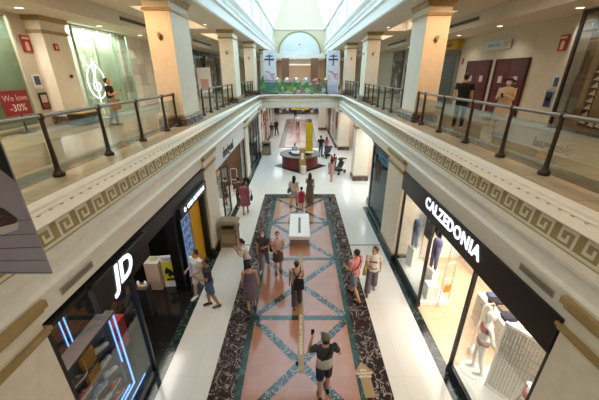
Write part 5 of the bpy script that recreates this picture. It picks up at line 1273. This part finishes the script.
# green window spots on the left
for i, y in enumerate((13.0, 13.9, 14.8)):
    t = T('wall_spotlight', f'small spotlight over the green window wall on the neon-clef gallery, {["first","second","third"][i]} from the left', 'spotlight', (-8.75, y, 7.75), 0, 'green window spotlights'); MB().lathe([(.05,.1),(.06,0),(.05,0),(.03,.06)], n=14).build('can', whitepl, t); MB().cyl(0,0,.0,.006,.045,None,14).build('lamp_face', warmlamp, t)
    MB().tube([(0,0,.1),(0,0,.4)], .012, 6).build('stem', whitepl, t)
    spot('window_spot', (-8.75, y, 7.73), 110, NEUT, .75, .4, (0,.16,0), .02)
area('niche_lamp', (-8.75, 8.6, 8.1), .3, 120, NEUT, (0,0,0), 3.5)
area('green_window_lamp', (-8.75, 14.6, 8.15), .3, 170, NEUT, (0,0,0), 3.6)
area('niche_lamp', (8.8, 7.6, 8.1), .25, 60, NEUT, (0,0,0), 5)
# shop lamps
area('bright_shop_lamp', (6.0, 6.2, 3.38), 3.2, 430, (1.0,.93,.86), (0,0,0), 6)
area('bright_window_lamp', (4.0, 4.2, 3.36), .5, 60, (1,.95,.88), (0,0,0), 2.0)
area('sneaker_shop_lamp', (-4.6, 6.9, 3.3), .6, 50, NEUT, (0,0,0), 2.5)
area('display_lamp', (-3.55, 3.7, 3.3), .2, 60, COOL, (0,0,0), 1.6)
area('yellow_shop_lamp', (-3.48, 9.2, 3.0), .1, 7, NEUT, (0,0,0), .8)
area('fascia_shop_lamp', (-4.9, 14.6, 3.38), 2.2, 150, NEUT, (0,0,0), 6)
area('framed_shop_lamp', (-4.4, 22, 3.38), 1.2, 60, COOL, (0,0,0), 5)
area('blue_shop_lamp', (4.4, 12.8, 3.38), 1, 30, COOL, (0,0,0), 2)
area('recess_lamp', (5.0, 16.9, 3.38), 1.6, 120, COOL, (0,0,0), 3.5)
area('rosy_shop_lamp', (4.8, 23.4, 3.38), 1.8, 150, (1,.9,.82), (0,0,0), 7)
for y in (31, 37, 43, 49): area('hall_fill', (0, y, 3.48), 5.5, 170, (.90,.96,1.0), (0,0,0), 3)  # added fill under the bridge deck to brighten the far hall
for y in (33, 40, 47): area('upper_hall_lamp', (0, y+5, 8.1 if y > 42 else 8.6), 4, 120, NEUT, (0,0,0), 3)
# added warm lights, unseen above the camera, to light the near hall
for i, (x, y) in enumerate(((-2.2,2.6),(2.2,2.6),(-2.2,-.6),(2.2,-.6))):
    t = T('ceiling_light', f'square ceiling light of the crossing above the camera, {["front left","front right","rear left","rear right"][i]}', 'ceiling light', (x,y,12.2), 0, 'added crossing lights'); MB().box(-.5,.5,-.5,.5,-.05,0).build('housing', whitepl, t); MB().box(-.45,.45,-.45,.45,-.06,-.05).build('diffuser', emis('crossing_fill', '#ffe6c4', 3.0), t)
    area('crossing_fill', (x,y,12.1), .9, 45, (1,.80,.60))
w = bpy.data.worlds.new('daylight'); SC.world = w; w.use_nodes = True
bg = w.node_tree.nodes['Background']; bg.inputs['Color'].default_value = (.68,.89,1.0,1); bg.inputs['Strength'].default_value = 5.8
cam = bpy.data.cameras.new('camera'); cam.sensor_fit = 'HORIZONTAL'; cam.sensor_width = 36; cam.lens = 36*300/599
co = bpy.data.objects.new('camera', cam); COL.objects.link(co); co.location = (0,0,6.5)
co.rotation_euler = (PI/2-math.atan(128/300), 0, 0); cam.clip_start = .05; cam.clip_end = 200
SC.camera = co
vs = SC.view_settings; vs.view_transform = 'Standard'; vs.look = 'None'; vs.exposure = -0.25; vs.gamma = 1.0; vs.use_curve_mapping = False
SC.cycles.use_denoising = True; SC.cycles.max_bounces = 8; SC.cycles.diffuse_bounces = 4; SC.cycles.glossy_bounces = 3; SC.cycles.transparent_max_bounces = 16
SC.cycles.caustics_reflective = False; SC.cycles.caustics_refractive = False; SC.cycles.sample_clamp_indirect = 6
